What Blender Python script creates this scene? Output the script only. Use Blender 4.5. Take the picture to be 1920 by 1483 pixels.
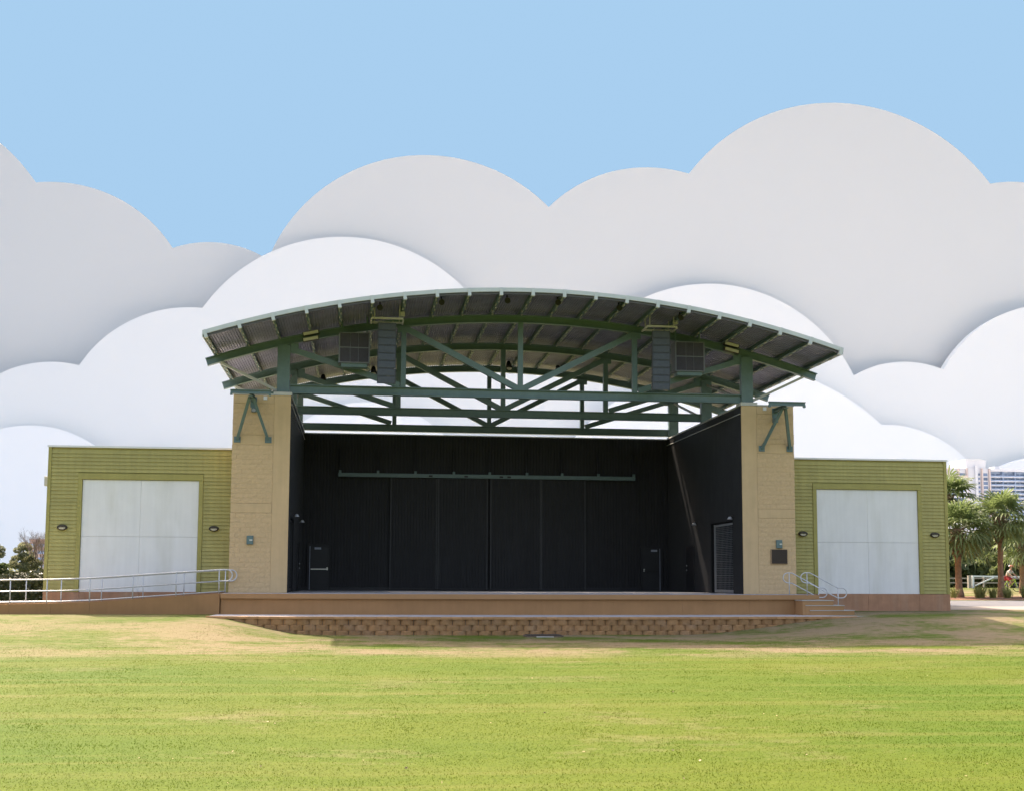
import bpy, math, random
import numpy as np
from mathutils import Vector, Matrix, noise

random.seed(11)
rng = np.random.default_rng(5)
for _o in list(bpy.data.objects):
    bpy.data.objects.remove(_o)
S = bpy.context.scene
COL = S.collection
R = math.radians

# ------------------------------------------------------------------ camera
cam = bpy.data.cameras.new('camera')
cam.sensor_fit = 'HORIZONTAL'
cam.sensor_width = 36.0
cam.lens = 43.6136
cam.shift_y = 0.0588
cam.clip_start = 0.1
cam.clip_end = 9000
camo = bpy.data.objects.new('camera', cam)
COL.objects.link(camo)
PITCH, YAW, ROLL = 0.0995, 0.1231, 0.0040
_F = Vector((math.sin(YAW) * math.cos(PITCH), math.cos(YAW) * math.cos(PITCH), math.sin(PITCH)))
_Rr = Vector((math.cos(YAW), -math.sin(YAW), 0))
_U = _Rr.cross(_F)
_R2 = _Rr * math.cos(ROLL) + _U * math.sin(ROLL)
_U2 = -_Rr * math.sin(ROLL) + _U * math.cos(ROLL)
CAMPOS = Vector((-6.608, -50.419, 0.546))
m = Matrix((_R2, _U2, -_F)).transposed().to_4x4()
m.translation = CAMPOS
camo.matrix_world = m
S.camera = camo

# ------------------------------------------------------------------ world, sun, exposure
SUN_TO = Vector((-0.585, 1.0, 1.25)).normalized()          # towards the sun: behind the stage, to the left
SUN_EL = math.asin(SUN_TO.z)
SUN_AZ = math.atan2(SUN_TO.x, SUN_TO.y)
W = bpy.data.worlds.new('World')
S.world = W
W.use_nodes = True
wn, wl = W.node_tree.nodes, W.node_tree.links
wn.clear()
sky = wn.new('ShaderNodeTexSky')
sky.sky_type = 'NISHITA'
sky.sun_disc = False
sky.sun_elevation = SUN_EL
sky.sun_rotation = SUN_AZ
sky.altitude = 10
sky.air_density = 1.0
sky.dust_density = 6.0
sky.ozone_density = 0.0
bg = wn.new('ShaderNodeBackground')
bg.inputs['Strength'].default_value = 0.15
wo = wn.new('ShaderNodeOutputWorld')
wl.new(sky.outputs[0], bg.inputs[0])
wl.new(bg.outputs[0], wo.inputs[0])

sl = bpy.data.lights.new('sun', 'SUN')
sl.energy = 2.45
sl.angle = R(0.53)
sl.color = (1.0, 0.94, 0.85)
so = bpy.data.objects.new('sun', sl)
so.rotation_euler = (-SUN_TO).to_track_quat('-Z', 'Y').to_euler()
so.location = (-30, 60, 80)
COL.objects.link(so)

S.view_settings.view_transform = 'Standard'
S.view_settings.look = 'None'
S.view_settings.gamma = 1.0
S.view_settings.use_curve_mapping = False
EXPOSURE = 1.84
S.view_settings.exposure = EXPOSURE
S.view_settings.use_white_balance = True          # the camera was balanced for the open shade
S.view_settings.white_balance_temperature = 7300
S.view_settings.white_balance_tint = 14
S.render.engine = 'CYCLES'
S.cycles.use_denoising = True
S.cycles.max_bounces = 8
S.cycles.diffuse_bounces = 4


# ------------------------------------------------------------------ materials
def M(name, col, rough=0.65, var=0.10, vs=2.5, bump=0.0, bs=60.0, metal=0.0, streak=0.0, rnd=0.0,
      spec=0.3, stain=None, stain_amt=0.0, stain_scale=(1.2, 1.2, 0.25), transl=0.0):
    mt = bpy.data.materials.new(name)
    mt.use_nodes = True
    n, l = mt.node_tree.nodes, mt.node_tree.links
    b = n['Principled BSDF']
    b.inputs['Roughness'].default_value = rough
    b.inputs['Metallic'].default_value = metal
    b.inputs['Specular IOR Level'].default_value = spec
    geo = n.new('ShaderNodeNewGeometry')
    pos = geo.outputs['Position']
    tx = n.new('ShaderNodeTexNoise')
    tx.inputs['Scale'].default_value = vs
    tx.inputs['Detail'].default_value = 6
    tx.inputs['Roughness'].default_value = 0.65
    l.new(pos, tx.inputs['Vector'])
    mr = n.new('ShaderNodeMapRange')
    mr.inputs['From Min'].default_value = 0.3
    mr.inputs['From Max'].default_value = 0.7
    mr.inputs['To Min'].default_value = 1 - var
    mr.inputs['To Max'].default_value = 1 + var
    l.new(tx.outputs['Fac'], mr.inputs['Value'])
    fac = mr.outputs['Result']

    def mul(a, bb):
        q = n.new('ShaderNodeMath')
        q.operation = 'MULTIPLY'
        l.new(a, q.inputs[0])
        l.new(bb, q.inputs[1])
        return q.outputs[0]
    if streak:
        mp = n.new('ShaderNodeMapping')
        mp.inputs['Scale'].default_value = (6, 6, 0.35)
        l.new(pos, mp.inputs['Vector'])
        t2 = n.new('ShaderNodeTexNoise')
        t2.inputs['Scale'].default_value = 1.0
        t2.inputs['Detail'].default_value = 4
        l.new(mp.outputs[0], t2.inputs['Vector'])
        m2 = n.new('ShaderNodeMapRange')
        m2.inputs['From Min'].default_value = 0.35
        m2.inputs['From Max'].default_value = 0.7
        m2.inputs['To Min'].default_value = 1 + streak * 0.4
        m2.inputs['To Max'].default_value = 1 - streak
        l.new(t2.outputs['Fac'], m2.inputs['Value'])
        fac = mul(fac, m2.outputs['Result'])
    if rnd:
        oi = n.new('ShaderNodeObjectInfo')
        m3 = n.new('ShaderNodeMapRange')
        m3.inputs['To Min'].default_value = 1 - rnd
        m3.inputs['To Max'].default_value = 1 + rnd
        l.new(oi.outputs['Random'], m3.inputs['Value'])
        fac = mul(fac, m3.outputs['Result'])
    base = n.new('ShaderNodeRGB')
    base.outputs[0].default_value = (*col, 1)
    cout = base.outputs[0]
    if stain:
        mp = n.new('ShaderNodeMapping')
        mp.inputs['Scale'].default_value = stain_scale
        l.new(pos, mp.inputs['Vector'])
        t4 = n.new('ShaderNodeTexNoise')
        t4.inputs['Scale'].default_value = 1.0
        t4.inputs['Detail'].default_value = 5
        l.new(mp.outputs[0], t4.inputs['Vector'])
        m4 = n.new('ShaderNodeMapRange')
        m4.inputs['From Min'].default_value = 0.5
        m4.inputs['From Max'].default_value = 0.72
        m4.inputs['To Max'].default_value = stain_amt
        l.new(t4.outputs['Fac'], m4.inputs['Value'])
        mx = n.new('ShaderNodeMix')
        mx.data_type = 'RGBA'
        l.new(m4.outputs['Result'], mx.inputs['Factor'])
        l.new(cout, mx.inputs['A'])
        mx.inputs['B'].default_value = (*stain, 1)
        cout = mx.outputs['Result']
    vm = n.new('ShaderNodeVectorMath')
    vm.operation = 'SCALE'
    l.new(cout, vm.inputs[0])
    l.new(fac, vm.inputs['Scale'])
    l.new(vm.outputs[0], b.inputs['Base Color'])
    if bump:
        t3 = n.new('ShaderNodeTexNoise')
        t3.inputs['Scale'].default_value = bs
        t3.inputs['Detail'].default_value = 5
        l.new(pos, t3.inputs['Vector'])
        bp = n.new('ShaderNodeBump')
        bp.inputs['Strength'].default_value = bump
        bp.inputs['Distance'].default_value = 0.02
        l.new(t3.outputs['Fac'], bp.inputs['Height'])
        l.new(bp.outputs[0], b.inputs['Normal'])
    if transl:
        tr = n.new('ShaderNodeBsdfTranslucent')
        l.new(vm.outputs[0], tr.inputs['Color'])
        ms = n.new('ShaderNodeMixShader')
        ms.inputs[0].default_value = transl
        l.new(b.outputs[0], ms.inputs[1])
        l.new(tr.outputs[0], ms.inputs[2])
        l.new(ms.outputs[0], n['Material Output'].inputs['Surface'])
    return mt


def lawn_material(name, blades=False):
    mt = bpy.data.materials.new(name)
    mt.use_nodes = True
    n, l = mt.node_tree.nodes, mt.node_tree.links
    b = n['Principled BSDF']
    b.inputs['Roughness'].default_value = 0.85
    b.inputs['Specular IOR Level'].default_value = 0.1
    geo = n.new('ShaderNodeNewGeometry')

    def noise_(scale, vec_scale=(1, 1, 0), detail=5, rough=.6):
        mp = n.new('ShaderNodeMapping')
        mp.inputs['Scale'].default_value = vec_scale
        l.new(geo.outputs['Position'], mp.inputs['Vector'])
        t = n.new('ShaderNodeTexNoise')
        t.inputs['Scale'].default_value = scale
        t.inputs['Detail'].default_value = detail
        t.inputs['Roughness'].default_value = rough
        l.new(mp.outputs[0], t.inputs['Vector'])
        return t.outputs['Fac']

    def rng_(v, a, b_, c, d):
        q = n.new('ShaderNodeMapRange')
        for k, x in zip(('From Min', 'From Max', 'To Min', 'To Max'), (a, b_, c, d)):
            q.inputs[k].default_value = x
        l.new(v, q.inputs['Value'])
        return q.outputs['Result']

    def math_(op, a, b_=None, c=None):
        q = n.new('ShaderNodeMath')
        q.operation = op
        for i, x in enumerate((a, b_)):
            if x is None:
                continue
            if isinstance(x, (int, float)):
                q.inputs[i].default_value = x
            else:
                l.new(x, q.inputs[i])
        return q.outputs[0]

    def mix(f, a, b_):
        q = n.new('ShaderNodeMix')
        q.data_type = 'RGBA'
        l.new(f, q.inputs['Factor'])
        for k, x in (('A', a), ('B', b_)):
            if isinstance(x, tuple):
                q.inputs[k].default_value = (*x, 1)
            else:
                l.new(x, q.inputs[k])
        return q.outputs['Result']
    sep = n.new('ShaderNodeSeparateXYZ')
    l.new(geo.outputs['Position'], sep.inputs[0])
    y = sep.outputs['Y']
    # dry, worn turf close to the stage; lush turf further up the bowl
    dryzone = math_('MULTIPLY', rng_(y, -19.5, -15.5, 0.0, 1.0), rng_(y, 30, 60, 1, .35))
    dryzone = math_('MULTIPLY', dryzone, rng_(sep.outputs['X'], -15, -8, .62, 1.0))
    patch = noise_(0.22, (1, 1.5, 0), 6, .62)
    fine = noise_(2.2, (1, 1.3, 0), 6, .7)
    speck = noise_(26, (1, 1, 0), 3, .7)
    d0 = math_('ADD', math_('MULTIPLY', patch, 0.65), math_('MULTIPLY', fine, 0.35))
    dry_near = rng_(d0, 0.43, 0.55, 0.0, 1.0)
    dry_far = rng_(d0, 0.54, 0.68, 0.0, 0.55)
    a = math_('MULTIPLY', dry_near, dryzone)
    inv = math_('SUBTRACT', 1.0, dryzone)
    dry = math_('ADD', a, math_('MULTIPLY', dry_far, inv))
    green = mix(fine, (0.040, 0.080, 0.005), (0.074, 0.116, 0.009))
    broad = rng_(noise_(0.11, (1, 1.6, 0), 4, .55), .38, .62, 0, 1)
    green = mix(broad, green, mix(fine, (0.058, 0.088, 0.006), (0.098, 0.126, 0.013)))
    mow = rng_(noise_(0.5, (.18, 2.0, 0), 4, .6), .50, .70, 0, .75)
    green = mix(mow, green, (0.124, 0.128, 0.030))
    clump = rng_(noise_(5.5, (1, 1, 0), 4, .7), .54, .72, 0, .4)
    green = mix(clump, green, (0.042, 0.078, 0.006))
    tan = mix(fine, (0.160, 0.126, 0.072), (0.232, 0.180, 0.112))
    c = mix(dry, green, tan)
    spk = rng_(speck, 0.3, 0.7, 0.72, 1.28)
    vm = n.new('ShaderNodeVectorMath')
    vm.operation = 'SCALE'
    l.new(c, vm.inputs[0])
    if blades:
        isl = rng_(geo.outputs['Random Per Island'], 0, 1, 0.86, 1.22)
        l.new(isl, vm.inputs['Scale'])
    else:
        l.new(spk, vm.inputs['Scale'])
    l.new(vm.outputs[0], b.inputs['Base Color'])
    if blades:
        tr = n.new('ShaderNodeBsdfTranslucent')
        l.new(vm.outputs[0], tr.inputs['Color'])
        ms = n.new('ShaderNodeMixShader')
        ms.inputs[0].default_value = 0.58
        l.new(b.outputs[0], ms.inputs[1])
        l.new(tr.outputs[0], ms.inputs[2])
        l.new(ms.outputs[0], n['Material Output'].inputs['Surface'])
    else:
        bp = n.new('ShaderNodeBump')
        bp.inputs['Strength'].default_value = 0.35
        bp.inputs['Distance'].default_value = 0.02
        l.new(noise_(40, (1, 1, 1), 4, .7), bp.inputs['Height'])
        l.new(bp.outputs[0], b.inputs['Normal'])
    return mt


MT = {
    'lawn': lawn_material('lawn_turf'),
    'blade': lawn_material('lawn_blades', True),
    'tan': M('tan_paint', (0.575, 0.41, 0.235), .8, .06, 1.5, .15, 120, streak=.06),
    'tanblock': M('tan_split_block', (0.575, 0.408, 0.235), .85, .08, 9, .3, 70, rnd=.02),
    'cap': M('grey_coping', (0.50, 0.50, 0.47), .5, .08, 3),
    'siding': M('olive_siding', (0.375, 0.335, 0.12), .55, .10, .9, .06, 90, streak=.10, rnd=.05),
    'trim': M('olive_trim', (0.335, 0.3, 0.098), .5, .08, 2, streak=.06),
    'door': M('white_door', (0.745, 0.745, 0.745), .6, .03, 1.2, .05, 140, streak=.035, rnd=.01,
              stain=(0.50, 0.49, 0.42), stain_amt=.35, stain_scale=(1.3, 1, .3)),
    'whitemetal': M('white_coping', (0.70, 0.70, 0.68), .4, .05, 2),
    'brown': M('brown_render', (0.355, 0.19, 0.085), .8, .08, 1.2, .12, 90, streak=.05, rnd=.02),
    'plinth': M('brown_plinth', (0.4, 0.215, 0.13), .85, .14, 1.8, .15, 70, streak=.10,
                stain=(0.42, 0.30, 0.22), stain_amt=.5),
    'lip': M('tan_brown_slab_edge', (0.37, 0.205, 0.095), .75, .06, 1.5, .1, 90),
    'concrete': M('grey_concrete', (0.4, 0.39, 0.4), .8, .10, 1.3, .12, 60),
    'concrete2': M('pale_concrete', (0.40, 0.39, 0.36), .85, .10, 1.0, .12, 60),
    'rblock': M('brown_retaining_block', (0.34, 0.19, 0.088), .9, .16, 8, .7, 55, rnd=.13,
                stain=(.33, .22, .14), stain_amt=.5, stain_scale=(2, 2, 3)),
    'rcap': M('brown_cap_stone', (0.43, 0.235, 0.11), .9, .12, 8, .5, 55, rnd=.10),
    'steel': M('green_steel', (0.105, 0.17, 0.172), .42, .10, 3, .03, 50, spec=.45),
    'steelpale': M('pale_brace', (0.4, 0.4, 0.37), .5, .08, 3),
    'deck': M('galvanised_deck', (0.29, 0.29, 0.39), .5, .22, 1.6, .05, 40, metal=.35),
    'fascia': M('pale_fascia', (0.54, 0.58, 0.58), .4, .06, 2),
    'fasciadark': M('dark_fascia', (0.10, 0.10, 0.115), .5, .06, 2),
    'black': M('black_cladding', (0.023, 0.023, 0.0255), .55, .12, 1.2, .04, 80, streak=.12, spec=.25,
               stain=(.03, .03, .034), stain_amt=.5, stain_scale=(3, 3, .3)),
    'blackdoor': M('black_door', (0.022, 0.0225, 0.026), .45, .10, 2),
    'edge': M('dark_grey_edge', (0.050, 0.050, 0.054), .5, .1, 2),
    'meshgrey': M('grey_gate_steel', (0.20, 0.215, 0.235), .5, .1, 4),
    'blackdark': M('dark_void', (0.008, 0.008, 0.009), .8, .1, 2),
    'spk': M('speaker_cabinet', (0.06, 0.066, 0.08), .6, .08, 6, .05, 90),
    'grille': M('speaker_grille', (0.08, 0.092, 0.118), .7, .10, 8, .2, 160),
    'grille2': M('sub_grille', (0.06, 0.056, 0.078), .7, .10, 8, .2, 160),
    'subside': M('sub_cabinet', (0.17, 0.185, 0.22), .55, .06, 4),
    'rig': M('pale_rigging', (0.46, 0.45, 0.42), .45, .1, 5),
    'galv': M('galvanised_rail', (0.52, 0.53, 0.55), .38, .10, 6, metal=.35),
    'lens': M('cream_lens', (0.58, 0.56, 0.5), .3, .05, 6),
    'lamp': M('bronze_lamp', (0.045, 0.038, 0.036), .4, .08, 6),
    'fix': M('black_fixture', (0.012, 0.012, 0.013), .5, .1, 6),
    'plaque': M('bronze_plaque', (0.045, 0.034, 0.030), .4, .15, 20, .1, 80, metal=.4),
    'plaquerim': M('plaque_rim', (0.30, 0.20, 0.12), .45, .1, 10),
    'plate': M('pale_plate', (0.30, 0.33, 0.40), .4, .05, 8),
    'chrome': M('bright_steel', (0.55, 0.56, 0.57), .3, .05, 8, metal=.7),
    'red': M('red_beacon', (0.45, 0.04, 0.03), .4, .05, 8),
    'asphalt': M('grey_asphalt', (0.135, 0.135, 0.145), .9, .12, 1.5, .3, 60),
    'path': M('pink_concrete_path', (0.3, 0.255, 0.215), .9, .08, 1.2, .1, 60),
    'mulch': M('red_mulch', (0.20, 0.105, 0.065), .95, .35, 5, .8, 25),
    'bark': M('palm_bark', (0.3, 0.175, 0.105), .95, .30, 6, .8, 18),
    'boot': M('palm_boots', (0.17, 0.115, 0.075), .95, .35, 9, .6, 25),
    'frond': M('palm_frond', (0.15, 0.2, 0.07), .5, .25, 3, spec=.5, transl=.48),
    'leafA': M('dark_leaves', (0.06, 0.08, 0.03), .6, .35, .8, transl=.25),
    'leafB': M('mid_leaves', (0.12, 0.15, 0.055), .6, .35, .8, transl=.48),
    'leafC': M('olive_leaves', (0.16, 0.155, 0.07), .6, .30, .8, transl=.48),
    'leafP': M('pine_needles', (0.27, 0.275, 0.16), .7, .35, .7, transl=.48),
    'leafH': M('hedge_leaves', (0.06, 0.068, 0.035), .5, .40, 2.5, spec=.5, transl=.15),
    'tuft': M('tuft_blades', (0.26, 0.27, 0.09), .7, .3, 3, transl=.35),
    'wood': M('tree_bark', (0.130, 0.098, 0.075), .9, .25, 6, .5, 20),
    'twig': M('bare_twigs', (0.27, 0.2, 0.165), .9, .25, 4),
    'fencew': M('white_fence', (0.72, 0.72, 0.72), .6, .06, 3),
    'fenced': M('weathered_rail', (0.30, 0.26, 0.22), .8, .15, 3),
    'hrwall': M('pale_tower_wall', (0.6, 0.62, 0.66), .7, .03, .05),
    'hrpink': M('pink_tower_fin', (0.52, 0.44, 0.42), .7, .03, .05),
    'hrblue': M('blue_tower_wall', (0.24, 0.32, 0.46), .6, .05, .05),
    'hrglass': M('tower_glass', (0.15, 0.21, 0.32), .25, .10, .08, rnd=.25),
    'hrbrick': M('far_red_building', (0.30, 0.22, 0.20), .8, .05, .1),
    'litter': M('dry_leaf', (0.42, 0.33, 0.20), .8, .3, 8),
    'bounce': M('pale_bounce_sheet', (0.74, 0.71, 0.66), .95, .05, .05),  # pale colour of the added, unseen sheet that lights the cloud fronts
    'cloudA': M('cloud_grey', (0.755, 0.74, 0.705), 1.0, .004, .01, spec=0),
    'cloudB': M('cloud_pale', (0.915, 0.9, 0.86), 1.0, .004, .01, spec=0),
    'cloudC': M('cloud_white', (0.985, 0.975, 0.945), 1.0, .004, .01, spec=0),
    'skin': M('skin', (0.42, 0.24, 0.17), .6, .05, 10),
    'shirt': M('grey_shirt', (0.42, 0.40, 0.36), .8, .08, 10),
    'shorts': M('red_shorts', (0.42, 0.05, 0.05), .8, .08, 10),
    'helmet': M('red_helmet', (0.55, 0.06, 0.06), .35, .05, 10),
    'helmetw': M('white_helmet_band', (0.75, 0.75, 0.75), .35, .05, 10),
    'bike': M('yellow_green_frame', (0.45, 0.65, 0.08), .35, .05, 10),
    'bikeblue': M('purple_bars', (0.08, 0.05, 0.20), .4, .05, 10),
    'tyre': M('bike_tyre', (0.03, 0.03, 0.03), .8, .1, 10),
}


# ------------------------------------------------------------------ mesh helpers
class MB:
    def __init__(s):
        s.v, s.f = [], []

    def add(s, vs, fs):
        k = len(s.v)
        s.v.extend([tuple(x) for x in vs])
        s.f.extend([tuple(i + k for i in f) for f in fs])
        return s

    def box(s, x0, x1, y0, y1, z0, z1):
        return s.add([(x0, y0, z0), (x1, y0, z0), (x1, y1, z0), (x0, y1, z0),
                      (x0, y0, z1), (x1, y0, z1), (x1, y1, z1), (x0, y1, z1)],
                     [(0, 3, 2, 1), (4, 5, 6, 7), (0, 1, 5, 4), (1, 2, 6, 5), (2, 3, 7, 6), (3, 0, 4, 7)])

    def cbox(s, x0, x1, y0, y1, z0, z1, c=.01):
        """box with chamfered edges along the four vertical and horizontal front edges"""
        xs, zs = (x0, x1), (z0, z1)
        ring = lambda y, d: [(x0 + d, y, z0 + d), (x1 - d, y, z0 + d), (x1 - d, y, z1 - d), (x0 + d, y, z1 - d)]
        vs = ring(y0, c) + ring(y0 + c, 0) + ring(y1, 0)
        fs = [(0, 1, 2, 3)]
        for k in (0, 4):
            for i in range(4):
                j = (i + 1) % 4
                fs.append((k + i, k + 4 + i, k + 4 + j, k + j))
        fs.append((11, 10, 9, 8))
        return s.add(vs, fs)

    def frame(s, p0, p1, up):
        p0, p1 = Vector(p0), Vector(p1)
        d = (p1 - p0).normalized()
        up = Vector(up)
        if abs(d.dot(up)) > .99:
            up = Vector((0, 1, 0))
        x = d.cross(up).normalized()
        u = x.cross(d).normalized()
        return p0, p1, d, x, u

    def sweep2(s, p0, p1, sec, up=(0, 0, 1)):
        """extrude a closed 2D section (side, up) from p0 to p1"""
        p0, p1, d, x, u = s.frame(p0, p1, up)
        n = len(sec)
        vs = [p0 + x * a + u * b for a, b in sec] + [p1 + x * a + u * b for a, b in sec]
        fs = [(i, (i + 1) % n, n + (i + 1) % n, n + i) for i in range(n)]
        fs += [tuple(range(n))[::-1], tuple(range(n, 2 * n))]
        return s.add(vs, fs)

    def beam(s, p0, p1, w, h, up=(0, 0, 1)):
        return s.sweep2(p0, p1, [(-w / 2, -h / 2), (w / 2, -h / 2), (w / 2, h / 2), (-w / 2, h / 2)], up)

    def ibeam(s, p0, p1, w, h, up=(0, 0, 1), tw=.025, tf=.03):
        return s.sweep2(p0, p1, isec(w, h, tw, tf), up)

    def tube(s, pts, r, n=8, cap=True):
        pts = [Vector(p) for p in pts]
        rs = r if isinstance(r, (list, tuple)) else [r] * len(pts)
        k = len(s.v)
        prev = None
        for i, p in enumerate(pts):
            a = pts[max(i - 1, 0)]
            b = pts[min(i + 1, len(pts) - 1)]
            d = (b - a).normalized()
            if prev is None:
                up = Vector((0, 0, 1)) if abs(d.z) < .9 else Vector((1, 0, 0))
                x = d.cross(up).normalized()
            else:
                x = (prev - d * prev.dot(d)).normalized()
            prev = x
            y = d.cross(x)
            for j in range(n):
                t = 2 * math.pi * j / n
                s.v.append(tuple(p + (x * math.cos(t) + y * math.sin(t)) * rs[i]))
        for i in range(len(pts) - 1):
            for j in range(n):
                a = k + i * n + j
                b = k + i * n + (j + 1) % n
                s.f.append((a, b, b + n, a + n))
        if cap:
            s.f.append(tuple(k + j for j in range(n))[::-1])
            s.f.append(tuple(k + (len(pts) - 1) * n + j for j in range(n)))
        return s

    def prism(s, poly, z0, z1):
        n = len(poly)
        vs = [(x, y, z0) for x, y in poly] + [(x, y, z1) for x, y in poly]
        fs = [(i, (i + 1) % n, n + (i + 1) % n, n + i) for i in range(n)]
        fs += [tuple(range(n))[::-1], tuple(range(n, 2 * n))]
        return s.add(vs, fs)

    def prismy(s, poly, y0, y1):
        """extrude an (x, z) polygon along y"""
        n = len(poly)
        vs = [(x, y0, z) for x, z in poly] + [(x, y1, z) for x, z in poly]
        fs = [(i, n + i, n + (i + 1) % n, (i + 1) % n) for i in range(n)]
        fs += [tuple(range(n)), tuple(range(n, 2 * n))[::-1]]
        return s.add(vs, fs)

    def prismx(s, poly, x0, x1):
        n = len(poly)
        vs = [(x0, y, z) for y, z in poly] + [(x1, y, z) for y, z in poly]
        fs = [(i, (i + 1) % n, n + (i + 1) % n, n + i) for i in range(n)]
        fs += [tuple(range(n))[::-1], tuple(range(n, 2 * n))]
        return s.add(vs, fs)

    def ell(s, c, rx, ry, rz, nu=12, nv=8):
        k = len(s.v)
        for i in range(nv + 1):
            t = math.pi * i / nv
            for j in range(nu):
                p = 2 * math.pi * j / nu
                s.v.append((c[0] + rx * math.sin(t) * math.cos(p), c[1] + ry * math.sin(t) * math.sin(p), c[2] + rz * math.cos(t)))
        for i in range(nv):
            for j in range(nu):
                a = k + i * nu + j
                b = k + i * nu + (j + 1) % nu
                s.f.append((a, a + nu, b + nu, b))
        return s

    def mesh(s, name, mat, smooth=False):
        me = bpy.data.meshes.new(name)
        me.from_pydata(s.v, [], s.f)
        me.materials.append(MT[mat])
        if smooth:
            me.polygons.foreach_set('use_smooth', [True] * len(me.polygons))
        me.update()
        return me

    def build(s, name, mat, parent=None, smooth=False, loc=None):
        return link(name, s.mesh(name, mat, smooth), parent, loc)


def isec(w, h, tw, tf):
    a, b = w / 2, h / 2
    return [(-a, -b), (a, -b), (a, -b + tf), (tw / 2, -b + tf), (tw / 2, b - tf), (a, b - tf),
            (a, b), (-a, b), (-a, b - tf), (-tw / 2, b - tf), (-tw / 2, -b + tf), (-a, -b + tf)]


ROOTLOC = {}


def link(name, me, parent=None, loc=None, rz=0.0, scale=None):
    """link a mesh object; coordinates are world coordinates even below a root Empty"""
    o = bpy.data.objects.new(name, me)
    COL.objects.link(o)
    if loc is not None:
        o.location = loc
    if rz:
        o.rotation_euler = (0, 0, rz)
    if scale is not None:
        o.scale = scale
    if parent is not None:
        o.parent = parent
        if parent.name in ROOTLOC:
            o.matrix_parent_inverse = ROOTLOC[parent.name].inverted()
    return o


def thing(name, label, cat, loc=(0, 0, 0), group=None, rz=0.0):
    o = bpy.data.objects.new(name, None)
    o.empty_display_size = .3
    COL.objects.link(o)
    o.location = loc
    o.rotation_euler = (0, 0, rz)
    ROOTLOC[o.name] = Matrix.Translation(loc) @ Matrix.Rotation(rz, 4, 'Z')
    return tag(o, label, cat, group)


def tag(o, label, cat, group=None):
    o['label'] = label
    o['category'] = cat
    if group:
        o['group'] = group
    return o


def structure(o):
    o['kind'] = 'structure'
    return o


def stuff(o, label=None, cat=None):
    o['kind'] = 'stuff'
    if label:
        o['label'] = label
        o['category'] = cat
    return o


def sstep(a, b, x):
    t = min(1, max(0, (x - a) / (b - a)))
    return t * t * (3 - 2 * t)


def lerp_tab(tab, x):
    if x <= tab[0][0]:
        return tab[0][1]
    for (a, va), (b, vb) in zip(tab, tab[1:]):
        if x <= b:
            return va + (vb - va) * (x - a) / (b - a)
    return tab[-1][1]


# ------------------------------------------------------------------ ground
SIDE = [(-12, -1.42), (-2.5, -.76), (1, -.72), (15, -.34), (32, -.14), (60, -.10)]
LEFT = [(-12, -1.42), (-3, -.80), (1, -.78), (15, -.70), (60, -.5)]


def gh(x, y):
    c = -1.45 if y < 1 else lerp_tab(SIDE, y)
    if x >= 0:
        w = sstep(5.0, 12.6, x)
        s = lerp_tab(SIDE, y)
        if y < -2.5:
            t = sstep(-12, -2.5, y)
            s = -1.42 + t * (.66)
    else:
        w = sstep(8.2, 11.9, -x)
        s = lerp_tab(LEFT, y)
        if y < -3:
            t = sstep(-13, -3, y)
            s = -1.42 + t * (.62)
    z = c + (s - c) * w
    if y < -3 and abs(x) < 60:
        z += 0.02 * noise.noise((x * .25, y * .25, 3.0)) + .01 * noise.noise((x * .9, y * .9, 7.0))
    return z


def grid_axis(dense0, dense1, step, far0, far1, extra=()):
    a = list(np.arange(dense0, dense1 + 1e-6, step)) + list(extra)
    s, x = step, dense1
    while x < far1:
        s *= 1.35
        x += s
        a.append(min(x, far1))
    s, x = step, dense0
    while x > far0:
        s *= 1.35
        x -= s
        a.append(max(x, far0))
    return sorted(set(round(float(v), 4) for v in a))


gx = grid_axis(-36, 48, .8, -4000, 4000)
gy = grid_axis(-50, 34, .7, -300, 5000, extra=[q[0] for q in SIDE] + [q[0] for q in LEFT])
gv = [(x, y, gh(x, y)) for y in gy for x in gx]
nx = len(gx)
gf = [(j * nx + i, j * nx + i + 1, (j + 1) * nx + i + 1, (j + 1) * nx + i) for j in range(len(gy) - 1) for i in range(nx - 1)]
mb = MB()
mb.v, mb.f = gv, gf
structure(mb.build('lawn', 'lawn', smooth=True))


def strip(name, mat, x0, x1, y0, y1, dz, x0b=None):
    ys = sorted(set([y0, y1] + [q[0] for q in SIDE if y0 < q[0] < y1]))
    v = []
    for y in ys:
        v += [(x0, y, gh(30, y) + dz), (x1, y, gh(30, y) + dz)]
    mb = MB()
    mb.add(v, [(2 * i, 2 * i + 1, 2 * i + 3, 2 * i + 2) for i in range(len(ys) - 1)])
    return structure(mb.build(name, mat))


strip('path', 'path', 19.1, 140, 2.0, 5.0, .012)
strip('road', 'asphalt', 19.1, 140, 5.0, 11.5, .008)
strip('planting_bed', 'mulch', 19.1, 140, 12.2, 18.6, .012)

# ------------------------------------------------------------------ terrace below the stage
STAGE_X0, STAGE_X1 = -11.75, 11.87


def stage_front(x):
    return -2.0 - 0.75 * (1 - (x / 11.8) ** 2)


def wall_front(x):
    return -5.35 + 1.0 * abs(x / 12.0) ** 2.2


ZT = -0.79
xs_ = np.linspace(-11.9, 12.3, 40)
poly = [(float(x), wall_front(float(x)) + .10) for x in xs_] + [(14.3, -3.35), (14.3, -2.75), (13.4, -0.6), (-11.9, -0.6)]
structure(MB().prism(poly, -1.6, ZT).build('terrace', 'concrete'))

# ------------------------------------------------------------------ stage shell
shell = thing('stage_building', 'open-air stage with black back walls, tan block towers and arched green steel roof', 'stage', (0, 6, 0))

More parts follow.
